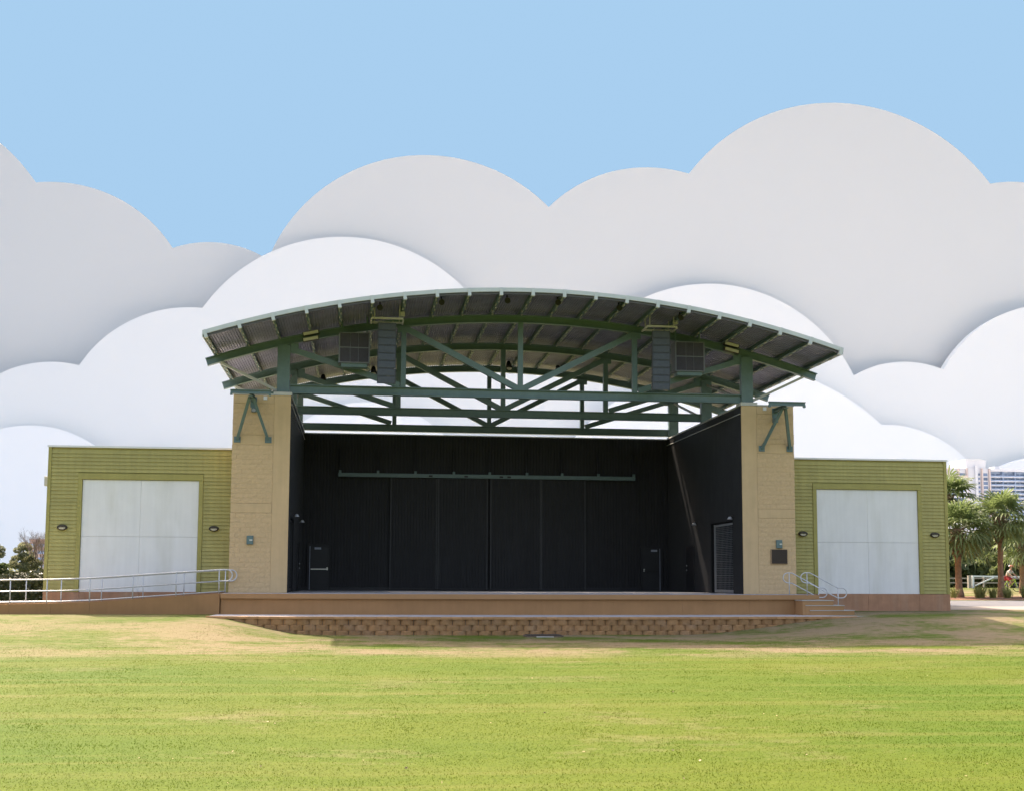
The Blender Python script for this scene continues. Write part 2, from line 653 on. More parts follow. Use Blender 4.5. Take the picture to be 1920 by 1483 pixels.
# floor slab
fx = np.linspace(STAGE_X0, STAGE_X1, 37)
poly = [(float(x), stage_front(float(x)) + .02) for x in fx] + [(STAGE_X1 - .02, 13.0), (STAGE_X0 + .02, 13.0)]
MB().prism(poly, -.186, 0.0).build('stage_floor', 'concrete', shell)
# painted slab edge, split at its joints
edge = [(float(x), stage_front(float(x)) - .02) for x in fx]
for k in range(0, 36, 4):
    seg = edge[k:k + 5]
    pl = [(x, y - .03) for x, y in seg] + [(x, y + .035) for x, y in reversed(seg)]
    MB().prism(pl, -.19, -.004).build('slab_edge', 'lip', shell)
joints = [-11.75, -10.55, -7.75, -5.0, -2.25, .5, 3.3, 6.1, 8.9, 11.4]
for a, b in zip(joints, joints[1:]):
    q = np.linspace(a + .002, b - .002, 7)
    pl = [(float(x), stage_front(float(x)) + .07) for x in q] + [(float(x), stage_front(float(x)) + .2) for x in q[::-1]]
    MB().prism(pl, -.84, -.19).build('front_wall_panel', 'brown', shell)
q = np.linspace(STAGE_X0, STAGE_X1 - .3, 20)
pl = [(float(x), stage_front(float(x)) + .085) for x in q] + [(float(x), stage_front(float(x)) + .22) for x in q[::-1]]
MB().prism(pl, -.84, -.2).build('front_wall_core', 'brown', shell)

XI, XS, XO, H = 9.38, 10.05, 11.67, 7.91
# rough block variants: front face at y = 0, subdivided and uneven
blockmesh = {}


def rough_block(w, h, key):
    if key in blockmesh:
        return blockmesh[key]
    r = random.Random(str(key))
    nx_, nz_ = 5, 3
    vs, fs = [], []
    for j in range(nz_ + 1):
        for i in range(nx_ + 1):
            e = i in (0, nx_) or j in (0, nz_)
            vs.append((w * i / nx_, -(0.006 if e else r.uniform(.006, .016)), h * j / nz_))
    for j in range(nz_):
        for i in range(nx_):
            a = j * (nx_ + 1) + i
            fs.append((a, a + 1, a + nx_ + 2, a + nx_ + 1))
    ring = [j for j in range(nx_ + 1)] + [(k + 1) * (nx_ + 1) - 1 for k in range(1, nz_ + 1)] + \
           [nz_ * (nx_ + 1) + i for i in range(nx_ - 1, -1, -1)] + [k * (nx_ + 1) for k in range(nz_ - 1, 0, -1)]
    k0 = len(vs)
    for i in ring:
        x, y, z = vs[i]
        vs.append((x, .04, z))
    n = len(ring)
    for i in range(n):
        j = (i + 1) % n
        fs.append((ring[i], k0 + i, k0 + j, ring[j]))
    b = MB()
    b.add(vs, fs)
    blockmesh[key] = b.mesh('block', 'tanblock')
    return blockmesh[key]


for sgn in (-1, 1):
    xa, xb = (XS, XO) if sgn > 0 else (-XO, -XS)
    pa, pb = (XI, XS) if sgn > 0 else (-XS, -XI)
    core = MB().box(XI + .33 if sgn > 0 else -XO, XO if sgn > 0 else -XI - .33, .045, 1.25, -.01, H - .02)
    tower = core.build('tower', 'tan', shell)
    MB().cbox(pa + .004, pb - .004, -.012, .040, 0.002, H, .008).build('pilaster', 'tan', tower)
    MB().box(pa - .03, pb + .03, -.05, .6, H + .003, H + .14).build('pilaster_cap', 'cap', tower)
    MB().box(min(xa, xb) - .02 if sgn < 0 else xa + .034, max(xa, xb) - .034 if sgn < 0 else xb + .02, -.03, 3.2, H + .002, H + .05).build('coping', 'cap', tower)
    for z0, z1 in ((3.165, 3.555), (5.895, 6.30), (7.565, H)):
        MB().cbox(xa + .006, xb - .006, -.006, .044, z0 + .006, z1 - .006, .006).build('smooth_band', 'tan', tower)
    for z0, z1, nc in ((0.002, 3.165, 16), (3.555, 5.895, 12), (6.30, 7.565, 6)):
        ch = (z1 - z0) / nc
        for c in range(nc):
            bw = (xb - xa) / 4
            xsn = [xa + bw * i for i in range(5)] if c % 2 == 0 else [xa, xa + bw * .5, xa + bw * 1.5, xa + bw * 2.5, xa + bw * 3.5, xb]
            for i, (a, b) in enumerate(zip(xsn, xsn[1:])):
                jit = random.uniform(-.008, .008)
                half = (b - a) < bw * .8
                me = rough_block((b - a) - .004, ch - .003, ('h' if half else 'f', nc, random.randrange(6)))
                o = link('block', me, tower, (a + .002 + (jit if (i == 0 and sgn < 0) or (i == len(xsn) - 2 and sgn > 0) else 0), 0, z0 + c * ch + .0015))


def corrugated(axis, a0, a1, z0, z1, at, pitch, depth, sgn):
    """vertical trapezoid ribs along x (axis 0) or y (axis 1); sgn is the direction the ribs stand out"""
    n = max(1, int(round((a1 - a0) / pitch)))
    p = (a1 - a0) / n
    prof = []
    for i in range(n):
        t = a0 + i * p
        prof += [(t, 0), (t + p * .42, 0), (t + p * .5, depth), (t + p * .92, depth)]
    prof.append((a1, 0))
    vs = []
    for t, d in prof:
        for z in (z0, z1):
            vs.append((t, at + sgn * d, z) if axis == 0 else (at + sgn * d, t, z))
    k = len(prof)
    back = len(vs)
    fs = [(2 * i, 2 * i + 2, 2 * i + 3, 2 * i + 1) for i in range(k - 1)]
    mb = MB()
    mb.add(vs, fs)
    return mb


# back wall
YB = 12.7
MB().box(-XI - .3, XI + .3, YB + .002, YB + .3, -.3, 7.86).build('back_wall', 'blackdark', shell)
bw_ = [o for o in shell.children][-1]
corrugated(0, -XI, XI, 0.02, 7.86, YB - .004, .155, .035, -1).build('wall_cladding', 'black', bw_)
MB().box(-XI, XI, YB - .07, YB - .012, 0.004, .16).build('base_trim', 'blackdoor', bw_)
MB().box(-XI - .3, XI + .3, YB - .06, YB + .34, 7.863, 7.91).build('wall_coping', 'cap', bw_)
# sliding doors: four tall corrugated leaves
for i, (a, b, yy) in enumerate(((-5.01, -2.63, 12.50), (-2.60, -.065, 12.44), (.065, 2.67, 12.44), (2.70, 5.01, 12.50))):
    leaf = MB().box(a, b, yy + .002, yy + .05, .05, 5.66).build('sliding_door', 'blackdoor', shell)
    corrugated(0, a + .06, b - .06, .12, 5.62, yy, .155, .028, -1).build('door_cladding', 'black', leaf)
    MB().box(a, a + .055, yy - .035, yy - .001, .06, 5.66).build('door_edge', 'edge', leaf)
    MB().box(b - .055, b, yy - .035, yy - .001, .06, 5.66).build('door_edge', 'edge', leaf)
trk = MB().box(-7.63, 7.57, 12.26, 12.40, 5.68, 5.87).build('door_track', 'steel', shell)
for x in (-7.55, -5.65, -3.77, -1.82, .01, 1.93, 3.75, 5.65, 7.5):
    MB().box(x - .06, x + .06, 12.24, 12.36, 5.873, 6.0).build('track_bracket', 'steel', trk)
    MB().beam((x, 12.32, 6.003), (x, 12.6, 7.05), .06, .06, (0, 1, 0)).build('track_hanger', 'blackdoor', trk)
for x in (-3.0, -1.2, .6, 1.0):
    MB().box(x - .09, x + .09, 12.22, 12.255, 5.72, 5.80).build('track_roller', 'blackdoor', trk)
# exit doors in the back wall
for sgn, x0, x1 in ((-1, -8.99, -8.05), (1, 8.02, 8.93)):
    d = MB().box(x0, x1, 12.58, 12.655, .01, 2.2).build('exit_door', 'blackdoor', shell)
    fr = MB().box(x0 - .12, x0 - .003, 12.56, 12.66, .003, 2.32).box(x1 + .003, x1 + .12, 12.56, 12.66, .003, 2.32)
    fr.box(x0 - .003, x1 + .003, 12.56, 12.66, 2.203, 2.32).build('door_frame', 'black', d)
    cx = (x0 + x1) / 2 + (-.07 if sgn < 0 else .14)
    MB().box(cx - .16, cx + .16, 12.55, 12.578, 2.03, 2.13).build('door_closer', 'plate', d)
    MB().beam((x0 + .06, 12.54, 1.05), (x1 - .06, 12.54, 1.05), .05, .05).build('push_bar', 'blackdoor' if sgn > 0 else 'chrome', d)
    e = x1 - .06 if sgn < 0 else x0 + .06
    MB().box(e - .03, e + .03, 12.52, 12.578, 1.0, 1.14).build('door_latch', 'chrome', d)
    e = x0 + .012 if sgn < 0 else x1 - .012
    MB().box(e - .012, e + .012, 12.565, 12.579, .03, 2.19).build('hinge_strip', 'plate', d)

# side walls
GATE = (1.42, 4.85, 3.1)
for sgn in (-1, 1):
    a, b = (XI + .035, XI + .32)
    w = MB()
    xx = (a, b) if sgn > 0 else (-b, -a)
    w.box(xx[0], xx[1], GATE[1], YB - .01, 0, H - .03)
    w.box(xx[0], xx[1], .045, GATE[0], 0, H - .03)
    w.box(xx[0], xx[1], GATE[0] + .001, GATE[1] - .001, GATE[2], H - .03)
    side = w.build('side_wall', 'blackdark', shell)
    at = (XI + .034) * sgn
    mbq = MB()
    for y0, y1, z0, z1 in ((.05, GATE[0], .02, H - .03), (GATE[1], YB - .05, .02, H - .03), (GATE[0], GATE[1], GATE[2] + .04, H - .03)):
        c = corrugated(1, y0, y1, z0, z1, at, .155, .034, -sgn)
        mbq.add(c.v, c.f)
    mbq.build('wall_cladding', 'black', side)
    fl = MB()
    fl.box(min(sgn * (XI - .03), sgn * (XI + .36)), max(sgn * (XI - .03), sgn * (XI + .36)), .64, YB - .07, H - .028, H + .04)
    fl.build('wall_coping', 'cap', side)
    lip = MB().box(min(sgn * (XI - .045), sgn * (XI - .008)), max(sgn * (XI - .045), sgn * (XI - .008)), .07, YB - .1, H - .36, H - .33)
    lip.build('trim_strip', 'cap', side)
    # recessed gate
    vo = MB()
    X0, X1 = sgn * (XI + .322), sgn * (XI + 1.1)
    x0, x1 = min(X0, X1), max(X0, X1)
    g0, g1, g2 = GATE[0] - .02, GATE[1] + .02, GATE[2] + .02
    vo.add([(X0, g0, .001), (X0, g1, .001), (X0, g1, g2), (X0, g0, g2), (X1, g0, .001), (X1, g1, .001), (X1, g1, g2), (X1, g0, g2)],
           [(4, 5, 6, 7), (0, 1, 5, 4), (3, 2, 6, 7), (0, 4, 7, 3), (1, 5, 6, 2)])
    vo.build('gate_recess', 'blackdark', side)
    gxp = sgn * (XI + .10)
    g = MB()
    for y in (GATE[0] + .06, GATE[1] - .42):
        g.box(gxp - .03, gxp + .03, y - .05, y + .05, .03, GATE[2] - .04)
    g.box(gxp - .028, gxp + .028, GATE[0] + .11, GATE[1] - .47, .03, .16)
    g.box(gxp - .028, gxp + .028, GATE[0] + .11, GATE[1] - .47, GATE[2] - .14, GATE[2] - .05)
    gate = g.build('mesh_gate', 'meshgrey' if sgn > 0 else 'blackdoor', shell)
    wr = MB()
    ny = 15
    for i in range(1, ny):
        y = GATE[0] + .1 + (GATE[1] - .52 - GATE[0]) * i / ny
        wr.box(gxp - .006, gxp + .006, y - .008, y + .008, .16, GATE[2] - .14)
    for i in range(1, 36):
        z = .16 + (GATE[2] - .3) * i / 36
        r_ = .009 if i % 4 == 0 else .005
        wr.box(gxp - .018, gxp - .0065, GATE[0] + .11, GATE[1] - .47, z - r_, z + r_)
    wr.build('gate_mesh', 'meshgrey' if sgn > 0 else 'blackdoor', gate)
    # dark door further back in the side wall
    dx = sgn * (XI - .012)
    dd = MB().box(min(dx, dx - sgn * .03), max(dx, dx - sgn * .03), 7.55, 8.95, .02, 2.2).build('side_door', 'blackdoor', shell)
    for z in (1.06, 1.27):
        kx = dx - sgn * .06
        MB().ell((kx, 8.75, z), .03, .035, .035, 8, 6).build('door_knob', 'chrome', dd, True)

# ---- roof: constant circular arc
RC, ZC = 39.54, -28.0          # top of the truss chords
YF, YE = -3.5, 13.9            # front and rear edge of the deck


def arc_pt(x, dr):
    r = RC + dr
    return math.sqrt(r * r - x * x) + ZC


XR = 12.48
nrib = 250
prof = []
for i in range(nrib):
    x = -XR + 2 * XR * i / nrib
    p = 2 * XR / nrib
    for t, d in ((0, .20), (.42, .20), (.52, .238), (.9, .238)):
        prof.append((x + t * p, d))
prof.append((XR, .20))
mbd = MB()
k = len(prof)
for y in (YF + .05, YE):
    for x, d in prof:
        mbd.v.append((x, y, arc_pt(x, d)))
for x, d in ((-XR, .262), ):
    pass
mbd.f = [(i, i + 1, k + i + 1, k + i) for i in range(k - 1)]
deck = mbd.build('roof_deck', 'deck', shell)
mbt = MB()
pn = [(x, arc_pt(x, .268)) for x in np.linspace(-XR - .03, XR + .03, 61)]
pb_ = [(x, arc_pt(x, .242)) for x in np.linspace(XR + .03, -XR - .03, 61)]
mbt.prismy([(float(a), b) for a, b in pn + pb_], YF + .04, YE + .02)
mbt.build('roof_sheet', 'whitemetal', deck)


def arc_band(x0, x1, d0, d1, y0, y1, n=60):
    u = [(float(x), arc_pt(float(x), d1)) for x in np.linspace(x0, x1, n)]
    b = [(float(x), arc_pt(float(x), d0)) for x in np.linspace(x1, x0, n)]
    return MB().prismy(u + b, y0, y1)


arc_band(-XR - .04, XR + .04, .115, .272, YF - .02, YF + .03).build('fascia', 'fascia', deck)
arc_band(-XR, XR, .03, .112, YF + .06, YF + .10).build('gutter_strip', 'fasciadark', deck)
for sgn in (-1, 1):
    x = sgn * (XR + .02)
    MB().box(min(x, x + sgn * .03), max(x, x + sgn * .03), YF + .035, YE, arc_pt(XR, .03), arc_pt(XR, .262)).build('edge_trim', 'fascia', deck)

for i in range(21):
    x = (i - 10) * 1.242
    a = math.asin(x / RC)
    up = Vector((math.sin(a), 0, math.cos(a)))
    c0 = Vector((x, 0, arc_pt(x, .1)))
    pu = MB().ibeam(c0 + Vector((0, YF + .12, 0)), c0 + Vector((0, YE - .05, 0)), .11, .19, up, .02, .022).build('purlin', 'steel', shell)
    cc = Vector((x, 0, arc_pt(x, .12)))
    MB().beam(cc + Vector((0, YF - .06, 0)), cc + Vector((0, YF + .119, 0)), .13, .30, up).build('purlin_end', 'fascia', pu)
    sun_dashes = MB()  # pale pieces standing in for spots of sunlight along the purlin
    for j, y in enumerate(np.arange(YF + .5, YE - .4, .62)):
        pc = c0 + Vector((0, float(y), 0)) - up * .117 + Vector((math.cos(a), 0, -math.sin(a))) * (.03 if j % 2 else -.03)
        sun_dashes.beam(pc - Vector((0, .14, 0)), pc + Vector((0, .14, 0)), .045, .042, up)
    sun_dashes.build('purlin_sun_dashes', 'steelpale', pu)['kind'] = 'stuff'

# ---- trusses
PX = 9.72
for ti, ty in enumerate((.3, 6.5, 12.7)):
    # top chord: I section swept along the arc
    sec = isec(.24, .32, .03, .035)
    n = 48
    mb = MB()
    for i in range(n + 1):
        x = -12.85 + 25.7 * i / n
        a = math.asin(x / RC)
        for sy_, su in sec:
            r = RC - .165 + su
            mb.v.append((r * math.sin(a), ty + sy_, ZC + r * math.cos(a)))
    q = len(sec)
    for i in range(n):
        for j in range(q):
            a, b = i * q + j, i * q + (j + 1) % q
            mb.f.append((a, b, b + q, a + q))
    mb.f.append(tuple(range(q))[::-1])
    mb.f.append(tuple(range(n * q, n * q + q)))
    # end plates
    tr = mb.build('roof_truss', 'steel', shell)
    MB().ibeam((-PX + .26, ty, 8.22), (PX - .26, ty, 8.22), .26, .36, (0, 0, 1), .03, .035).build('bottom_chord', 'steel', tr)
    for sgn in (-1, 1):
        x = sgn * PX
        zt = arc_pt(x, -.335)
        MB().box(x - .25, x + .25, ty - .14, ty + .14, H + .145 if ti == 0 else H + .042, zt + .03).build('post', 'steel', tr)
        MB().beam((sgn * 9.98, ty, 8.16), (sgn * 12.22, ty, arc_pt(12.22, -.36)), .16, .10, (0, 0, 1)).build('knee_brace', 'steelpale', tr)
        xv = sgn * 4.86
        MB().box(xv - .105, xv + .105, ty - .1, ty + .1, 8.403, arc_pt(4.86, -.325)).build('vertical', 'steel', tr)
        MB().beam((sgn * (PX - .26), ty, zt - .12), (sgn * 5.02, ty, 8.47), .19, .23, (0, 0, 1)).build('diagonal', 'steel', tr)
        MB().beam((sgn * 4.74, ty, arc_pt(4.74, -.42)), (sgn * .14, ty, 8.47), .19, .24, (0, 0, 1)).build('diagonal', 'steel', tr)
        for px_, pz_, hw, hh in ((PX - .42, zt - .10, .16, .2), (4.86, arc_pt(4.86, -.44), .26, .12)):
            MB().box(sgn * px_ - hw, sgn * px_ + hw, ty - .103, ty + .103, pz_ - hh, pz_ + hh).build('gusset', 'steel', tr)
    MB().box(-.105, .105, ty - .101, ty + .101, 8.403, arc_pt(0, -.325)).build('vertical', 'steel', tr)
    MB().box(-.34, .34, ty - .104, ty + .104, 8.404, 8.55).build('gusset', 'steel', tr)
# diagonal roof bracing rods between the trusses
for sgn in (-1, 1):
    for y0, y1 in ((.5, 6.3), (6.7, 12.5)):
        MB().beam((sgn * 9.72, y0, 8.2), (sgn * 9.75, y1, 9.75), .09, .09).build('bracing_rod', 'steelpale', shell)

# ------------------------------------------------------------------ storage wings
WY = 1.14
XW = 19.0
DX0, DX1, DZ = 13.06, 17.65, 4.51
BP = .1495


def board_mesh(length):
    # lap siding: wedge section, thick at the bottom
    return MB().prismx([(0, 0), (.05, 0), (.05, BP + .012), (.036, BP + .012)], 0, length).mesh('siding_board', 'siding')


for sgn in (-1, 1):
    lab = ('olive green clapboard storage wing on the left, behind the ramp, with a clean white door' if sgn < 0 else
           'olive green clapboard storage wing on the right, beside the steps, with a stained white door')
    wing = thing('storage_wing', lab, 'building', (sgn * 15.5, WY, -.75), 'storage wings flanking the stage')
    mx = lambda a, b: (min(sgn * a, sgn * b), max(sgn * a, sgn * b))
    a, b = mx(XO + .03, XW - .02)
    da, db = mx(DX0, DX1)
    core = MB()
    core.box(a, da - .0, WY + .055, 10.5, .01, 5.79)
    core.box(db, b, WY + .055, 10.5, .01, 5.79)
    core.box(da + .0005, db - .0005, WY + .055, 10.5, DZ, 5.79)
    core.build('wall', 'trim', wing)
    # plinth: three concrete sections with joints
    pj = [XO + .02, 13.0, 15.3, 17.62, XW + .02]
    for u, v in zip(pj, pj[1:]):
        p0, p1 = mx(u + .003, v - .003)
        MB().cbox(p0, p1, WY + .012, 2.2, -1.0, .004, .008).build('plinth', 'plinth', wing)
    c0, c1 = mx(XO + .0, XW + .05)
    MB().box(c0, c1, WY - .05, 10.55, 5.795, 5.87).build('coping', 'whitemetal', wing)
    # boards
    ib, ob = XO + .02, XW - .125
    full = board_mesh(ob - ib)
    inner = board_mesh(DX0 - .175 - ib)
    outer = board_mesh(ob - DX1 - .175)
    nb = int((5.78 - .02) / BP)
    for i in range(nb):
        z = .02 + i * BP
        if z > DZ + .25:
            pieces = [(full, ib, ob)]
        else:
            pieces = [(inner, ib, DX0 - .175), (outer, DX1 + .175, ob)]
        for me, u, v in pieces:
            x = u if sgn > 0 else -v
            link('siding_board', me, wing, (x, WY, z))
    for u, v in ((XW - .12, XW + .012),):
        p0, p1 = mx(u, v)
        MB().box(p0, p1, WY - .012, WY + .13, .015, 5.79).build('corner_trim', 'trim', wing)
    p0, p1 = mx(DX0 - .17, DX0 - .004)
    MB().cbox(p0, p1, WY - .022, WY + .054, .006, DZ + .004, .006).build('door_trim', 'trim', wing)
    p0, p1 = mx(DX1 + .004, DX1 + .17)
    MB().cbox(p0, p1, WY - .022, WY + .054, .006, DZ + .004, .006).build('door_trim', 'trim', wing)
    p0, p1 = mx(DX0 - .17, DX1 + .17)
    MB().cbox(p0, p1, WY - .022, WY + .054, DZ + .008, DZ + .245, .006).build('door_trim', 'trim', wing)
    door = MB().box(da + .004, db - .004, WY + .10, WY + .16, .008, DZ - .004).build('door', 'cap', wing)
    xm, zm = (da + db) / 2, 2.22
    for u, v in ((da + .008, xm - .003), (xm + .003, db - .008)):
        for z0, z1 in ((.012, zm - .004), (zm + .004, DZ - .008)):
            MB().cbox(u, v, WY + .05, WY + .098, z0, z1, .004).build('door_panel', 'door', door)

# ------------------------------------------------------------------ wall lamps
LP = [(-18.36, 'oval dark wall lamp on the outer edge of the left wing'),
      (-12.42, 'oval dark wall lamp between the left white door and the tan tower'),
      (12.40, 'oval dark wall lamp between the right tan tower and the white door'),
      (18.37, 'oval dark wall lamp on the outer edge of the right wing, near the palms')]
for x, lab in LP:
    t = thing('wall_lamp', lab, 'lamp', (x, WY - .02, 2.57), 'oval wall lamps on the wings')
    z = 2.57
    ring = MB()
    n = 24
    pts = []
    for k in range(n):
        a = 2 * math.pi * k / n
        pts.append((.20 * math.cos(a), .115 * math.sin(a)))
    vs = [(x + u, WY - .002, z + v) for u, v in pts] + [(x + u, WY - .07, z + v) for u, v in pts] + [(x + u * .72, WY - .075, z + v * .70) for u, v in pts]
    fs = [(i, (i + 1) % n, n + (i + 1) % n, n + i) for i in range(n)] + [(n + i, n + (i + 1) % n, 2 * n + (i + 1) % n, 2 * n + i) for i in range(n)]
    ring.add(vs, fs).build('housing', 'lamp', t, True)
    hood = MB()
    vs, fs = [], []
    for j in range(5):
        f = j / 4
        for k in range(13):
            a = math.pi * k / 12
            vs.append((x + .19 * math.cos(a) * (1 - .12 * f), WY - .07 - .09 * f, z + .012 + .10 * math.sin(a) * (1 - .25 * f)))
    for j in range(4):
        for k in range(12):
            q = j * 13 + k
            fs.append((q, q + 1, q + 14, q + 13))
    fs.append(tuple(range(4 * 13, 5 * 13)))
    fs.append((0, 12, 64, 52))
    hood.add(vs, fs).build('hood', 'lamp', t)
    MB().ell((x, WY - .072, z - .02), .135, .03, .062, 14, 8).build('lens', 'lens', t, True)

# electrical box on the outside of the left wing
t = thing('electrical_box', 'small grey electrical box with a red beacon outside the left wing', 'electrical box', (-19.2, 2.6, 4.33))
MB().cbox(-19.46, -19.01, 2.45, 2.8, 4.33, 4.72, .02).build('box', 'cap', t)
MB().tube([(-19.2, 2.62, 4.721), (-19.2, 2.62, 4.80)], [.06, .04], 10).build('beacon', 'red', t)

# ------------------------------------------------------------------ tower fixtures
for sgn, lab in ((-1, 'green steel canopy bracket with splayed braces at the top of the left tower'),
                 (1, 'green steel canopy bracket with splayed braces at the top of the right tower')):
    cx = sgn * 10.86
    t = thing('canopy_bracket', lab, 'bracket', (cx, 0, 6.0), 'brackets on the towers')
    for fx_ in (-.61, .61):
        MB().cbox(cx + fx_ - .13, cx + fx_ + .13, -.05, -.012, 5.98, 6.22, .006).build('foot_plate', 'steel', t)
        MB().beam((cx + fx_, -.06, 6.1), (cx + (.07 if fx_ > 0 else -.07), -1.12, 7.66), .11, .11, (0, 1, 0)).build('brace', 'steel', t)
    MB().ibeam((cx, -.012, 7.72), (cx, -1.42, 7.72), .18, .16).build('outrigger', 'steel', t)
    MB().box(cx - .13, cx + .13, -.045, -.010, 7.40, 7.82).build('wall_plate', 'steel', t)
    MB().ibeam((cx - .78, -1.5, 7.81), (cx + .78, -1.5, 7.81), .14, .16).build('cross_beam', 'steel', t)
    for e in (-.74, .74):
        MB().box(cx + e - .045, cx + e + .045, -1.56, -1.44, 7.66, 7.728).build('end_stub', 'steel', t)
for sgn in (-1, 1):
    side_ = 'left' if sgn < 0 else 'right'
    x = sgn * 10.4
    o = tag(MB().cbox(x - .075, x + .075, -.06, -.008, 7.71, 7.86, .01).build('sensor_box', 'whitemetal'), 'tiny white sensor box near the top of the %s tower' % side_, 'sensor')
    x = sgn * 10.83
    t = thing('tower_spotlight', 'small spotlight under the bracket of the %s tower' % side_, 'spotlight', (x, 0, 7.2))
    MB().cbox(x - .1, x + .1, -.22, -.024, 7.2, 7.38, .02).build('housing', 'steel', t)
    MB().tube([(x, -.22, 7.28), (x, -.27, 7.26)], [.06, .075], 12).build('lens', 'plate', t)
    x = -10.87 if sgn < 0 else 10.93
    t = thing('power_box', 'small green power box with a handle on the %s tower' % side_, 'power box', (x, 0, 1.9), 'power boxes on the towers')
    MB().cbox(x - .13, x + .13, -.10, -.024, 1.91, 2.26, .012).build('cabinet', 'steel', t)
    MB().box(x - .11, x + .11, -.108, -.1005, 1.93, 2.24).build('cabinet_door', 'steel', t)
    MB().box(x + (-.02 if sgn < 0 else .0), x + .10, -.13, -.1085, 2.055, 2.11).build('handle', 'chrome', t)
t = thing('plaque', 'dark bronze dedication plaque below the power box on the right tower', 'plaque', (10.92, 0, 1.24))
MB().cbox(10.555, 11.285, -.055, -.024, 1.25, 1.87, .008).build('rim', 'plaquerim', t)
MB().cbox(10.60, 11.27, -.064, -.0555, 1.275, 1.855, .004).build('face', 'plaque', t)

# ------------------------------------------------------------------ loudspeakers and lights
for sgn in (-1, 1):
    side_ = 'left' if sgn < 0 else 'right'
    cx = -5.59 if sgn < 0 else 5.58
    yaw = R(4) * (1 if sgn < 0 else -1)
    t = thing('line_array', 'tall column of eight stacked loudspeakers hanging at the %s under the roof' % side_, 'loudspeaker', (cx, -1.2, 8.2), 'hanging speaker columns')
    z, y, ang = 10.70, -1.5, 0.0
    for i in range(8):
        h = .305
        ang = R([0, 0, .8, 1.6, 2.6, 4, 5.8, 8][i])
        rot = Matrix.Rotation(ang, 4, 'X')
        mtx = Matrix.Translation((cx, y, z)) @ Matrix.Rotation(yaw, 4, 'Z') @ rot

        def tp(b):
            b.v = [tuple(mtx @ Vector(p)) for p in b.v]
            return b
        cab = tp(MB().add([(-.37, 0, -h), (.37, 0, -h), (.37, 0, -.006), (-.37, 0, -.006),
                           (-.30, .62, -h + .05), (.30, .62, -h + .05), (.30, .62, -.056), (-.30, .62, -.056)],
                          [(0, 1, 2, 3), (5, 4, 7, 6), (1, 5, 6, 2), (4, 0, 3, 7), (3, 2, 6, 7), (4, 5, 1, 0)])).build('cabinet', 'spk', t)
        tp(MB().cbox(-.335, .335, -.015, -.001, -h + .028, -.034, .006)).build('grille', 'grille', cab)
        z -= h * math.cos(ang)
        y += h * math.sin(ang)
    fr = MB()
    for yy in (-1.62, -.78):
        fr.beam((cx - .63, yy, 10.85), (cx + .63, yy, 10.85), .07, .07)
    for xx in (-.63, .63):
        fr.beam((cx + xx, -1.62, 10.80), (cx + xx, -.78, 10.80), .06, .06)
    fr.build('rigging_frame', 'rig', t)
    for xx, yy in ((-.5, -1.62), (.5, -1.62), (-.5, -.78), (.5, -.78)):
        MB().beam((cx + xx, yy, 10.88), (cx + xx, yy, arc_pt(cx + xx, .2)), .035, .035, (0, 1, 0)).build('hanging_rod', 'rig', t)
    for xx in (-.24, .24):
        MB().box(cx + xx - .02, cx + xx + .02, -1.3, -1.1, 10.70, 10.82).build('rigging_strap', 'rig', t)
    MB().box(cx + .54, cx + .70, -1.5, -1.3, 10.98, 11.16).build('cable_box', 'rig', t)

    x0, x1 = (-7.5, -6.25) if sgn < 0 else (6.4, 7.66)
    t = thing('subwoofer', 'boxy dark speaker cabinet with six grille panels beside the %s speaker column' % side_, 'loudspeaker', ((x0 + x1) / 2, -.4, 9.2), 'boxy speakers beside the columns')
    cab = MB().box(x0, x1, -.585, .12, 9.21, 10.46).build('cabinet', 'subside', t)
    xs3 = [x0 + .045, x0 + .045 + (x1 - x0 - .09) * .36, x0 + .045 + (x1 - x0 - .09) * .64, x1 - .045]
    for a, b in zip(xs3, xs3[1:]):
        for z0, z1 in ((9.25, 9.815), (9.855, 10.42)):
            MB().cbox(a + .008, b - .008, -.60, -.5855, z0, z1, .006).build('grille', 'grille2', t)
    MB().box(x0 + .1, x1 - .1, -.5, 0.0, 9.05, 9.205).build('mounting_frame', 'steel', t)
    for xx in (x0 + .12, x1 - .12):
        MB().beam((xx, -.2, 10.463), (xx, -.2, arc_pt(xx, .16)), .06, .06, (0, 1, 0)).build('hanging_rod', 'steel', t)

    cx = -8.64 if sgn < 0 else 8.97
    sl_ = math.asin(cx / RC)
    t = thing('floodlight', 'twin cream floodlight bars on the front roof beam at the %s' % side_, 'floodlight', (cx, -.1, 10.1), 'twin floodlights on the roof beam')
    for k, dz in enumerate((.11, -.13)):
        c = Vector((cx, -.06, 10.36 + dz))
        d = Vector((math.cos(sl_), 0, -math.sin(sl_)))
        MB().beam(c - d * .33, c + d * .33, .22, .15).build('housing', 'lamp', t)
        MB().beam(c - d * .30 + Vector((0, -.12, 0)), c + d * .30 + Vector((0, -.12, 0)), .02, .12).build('lens', 'lens', t)

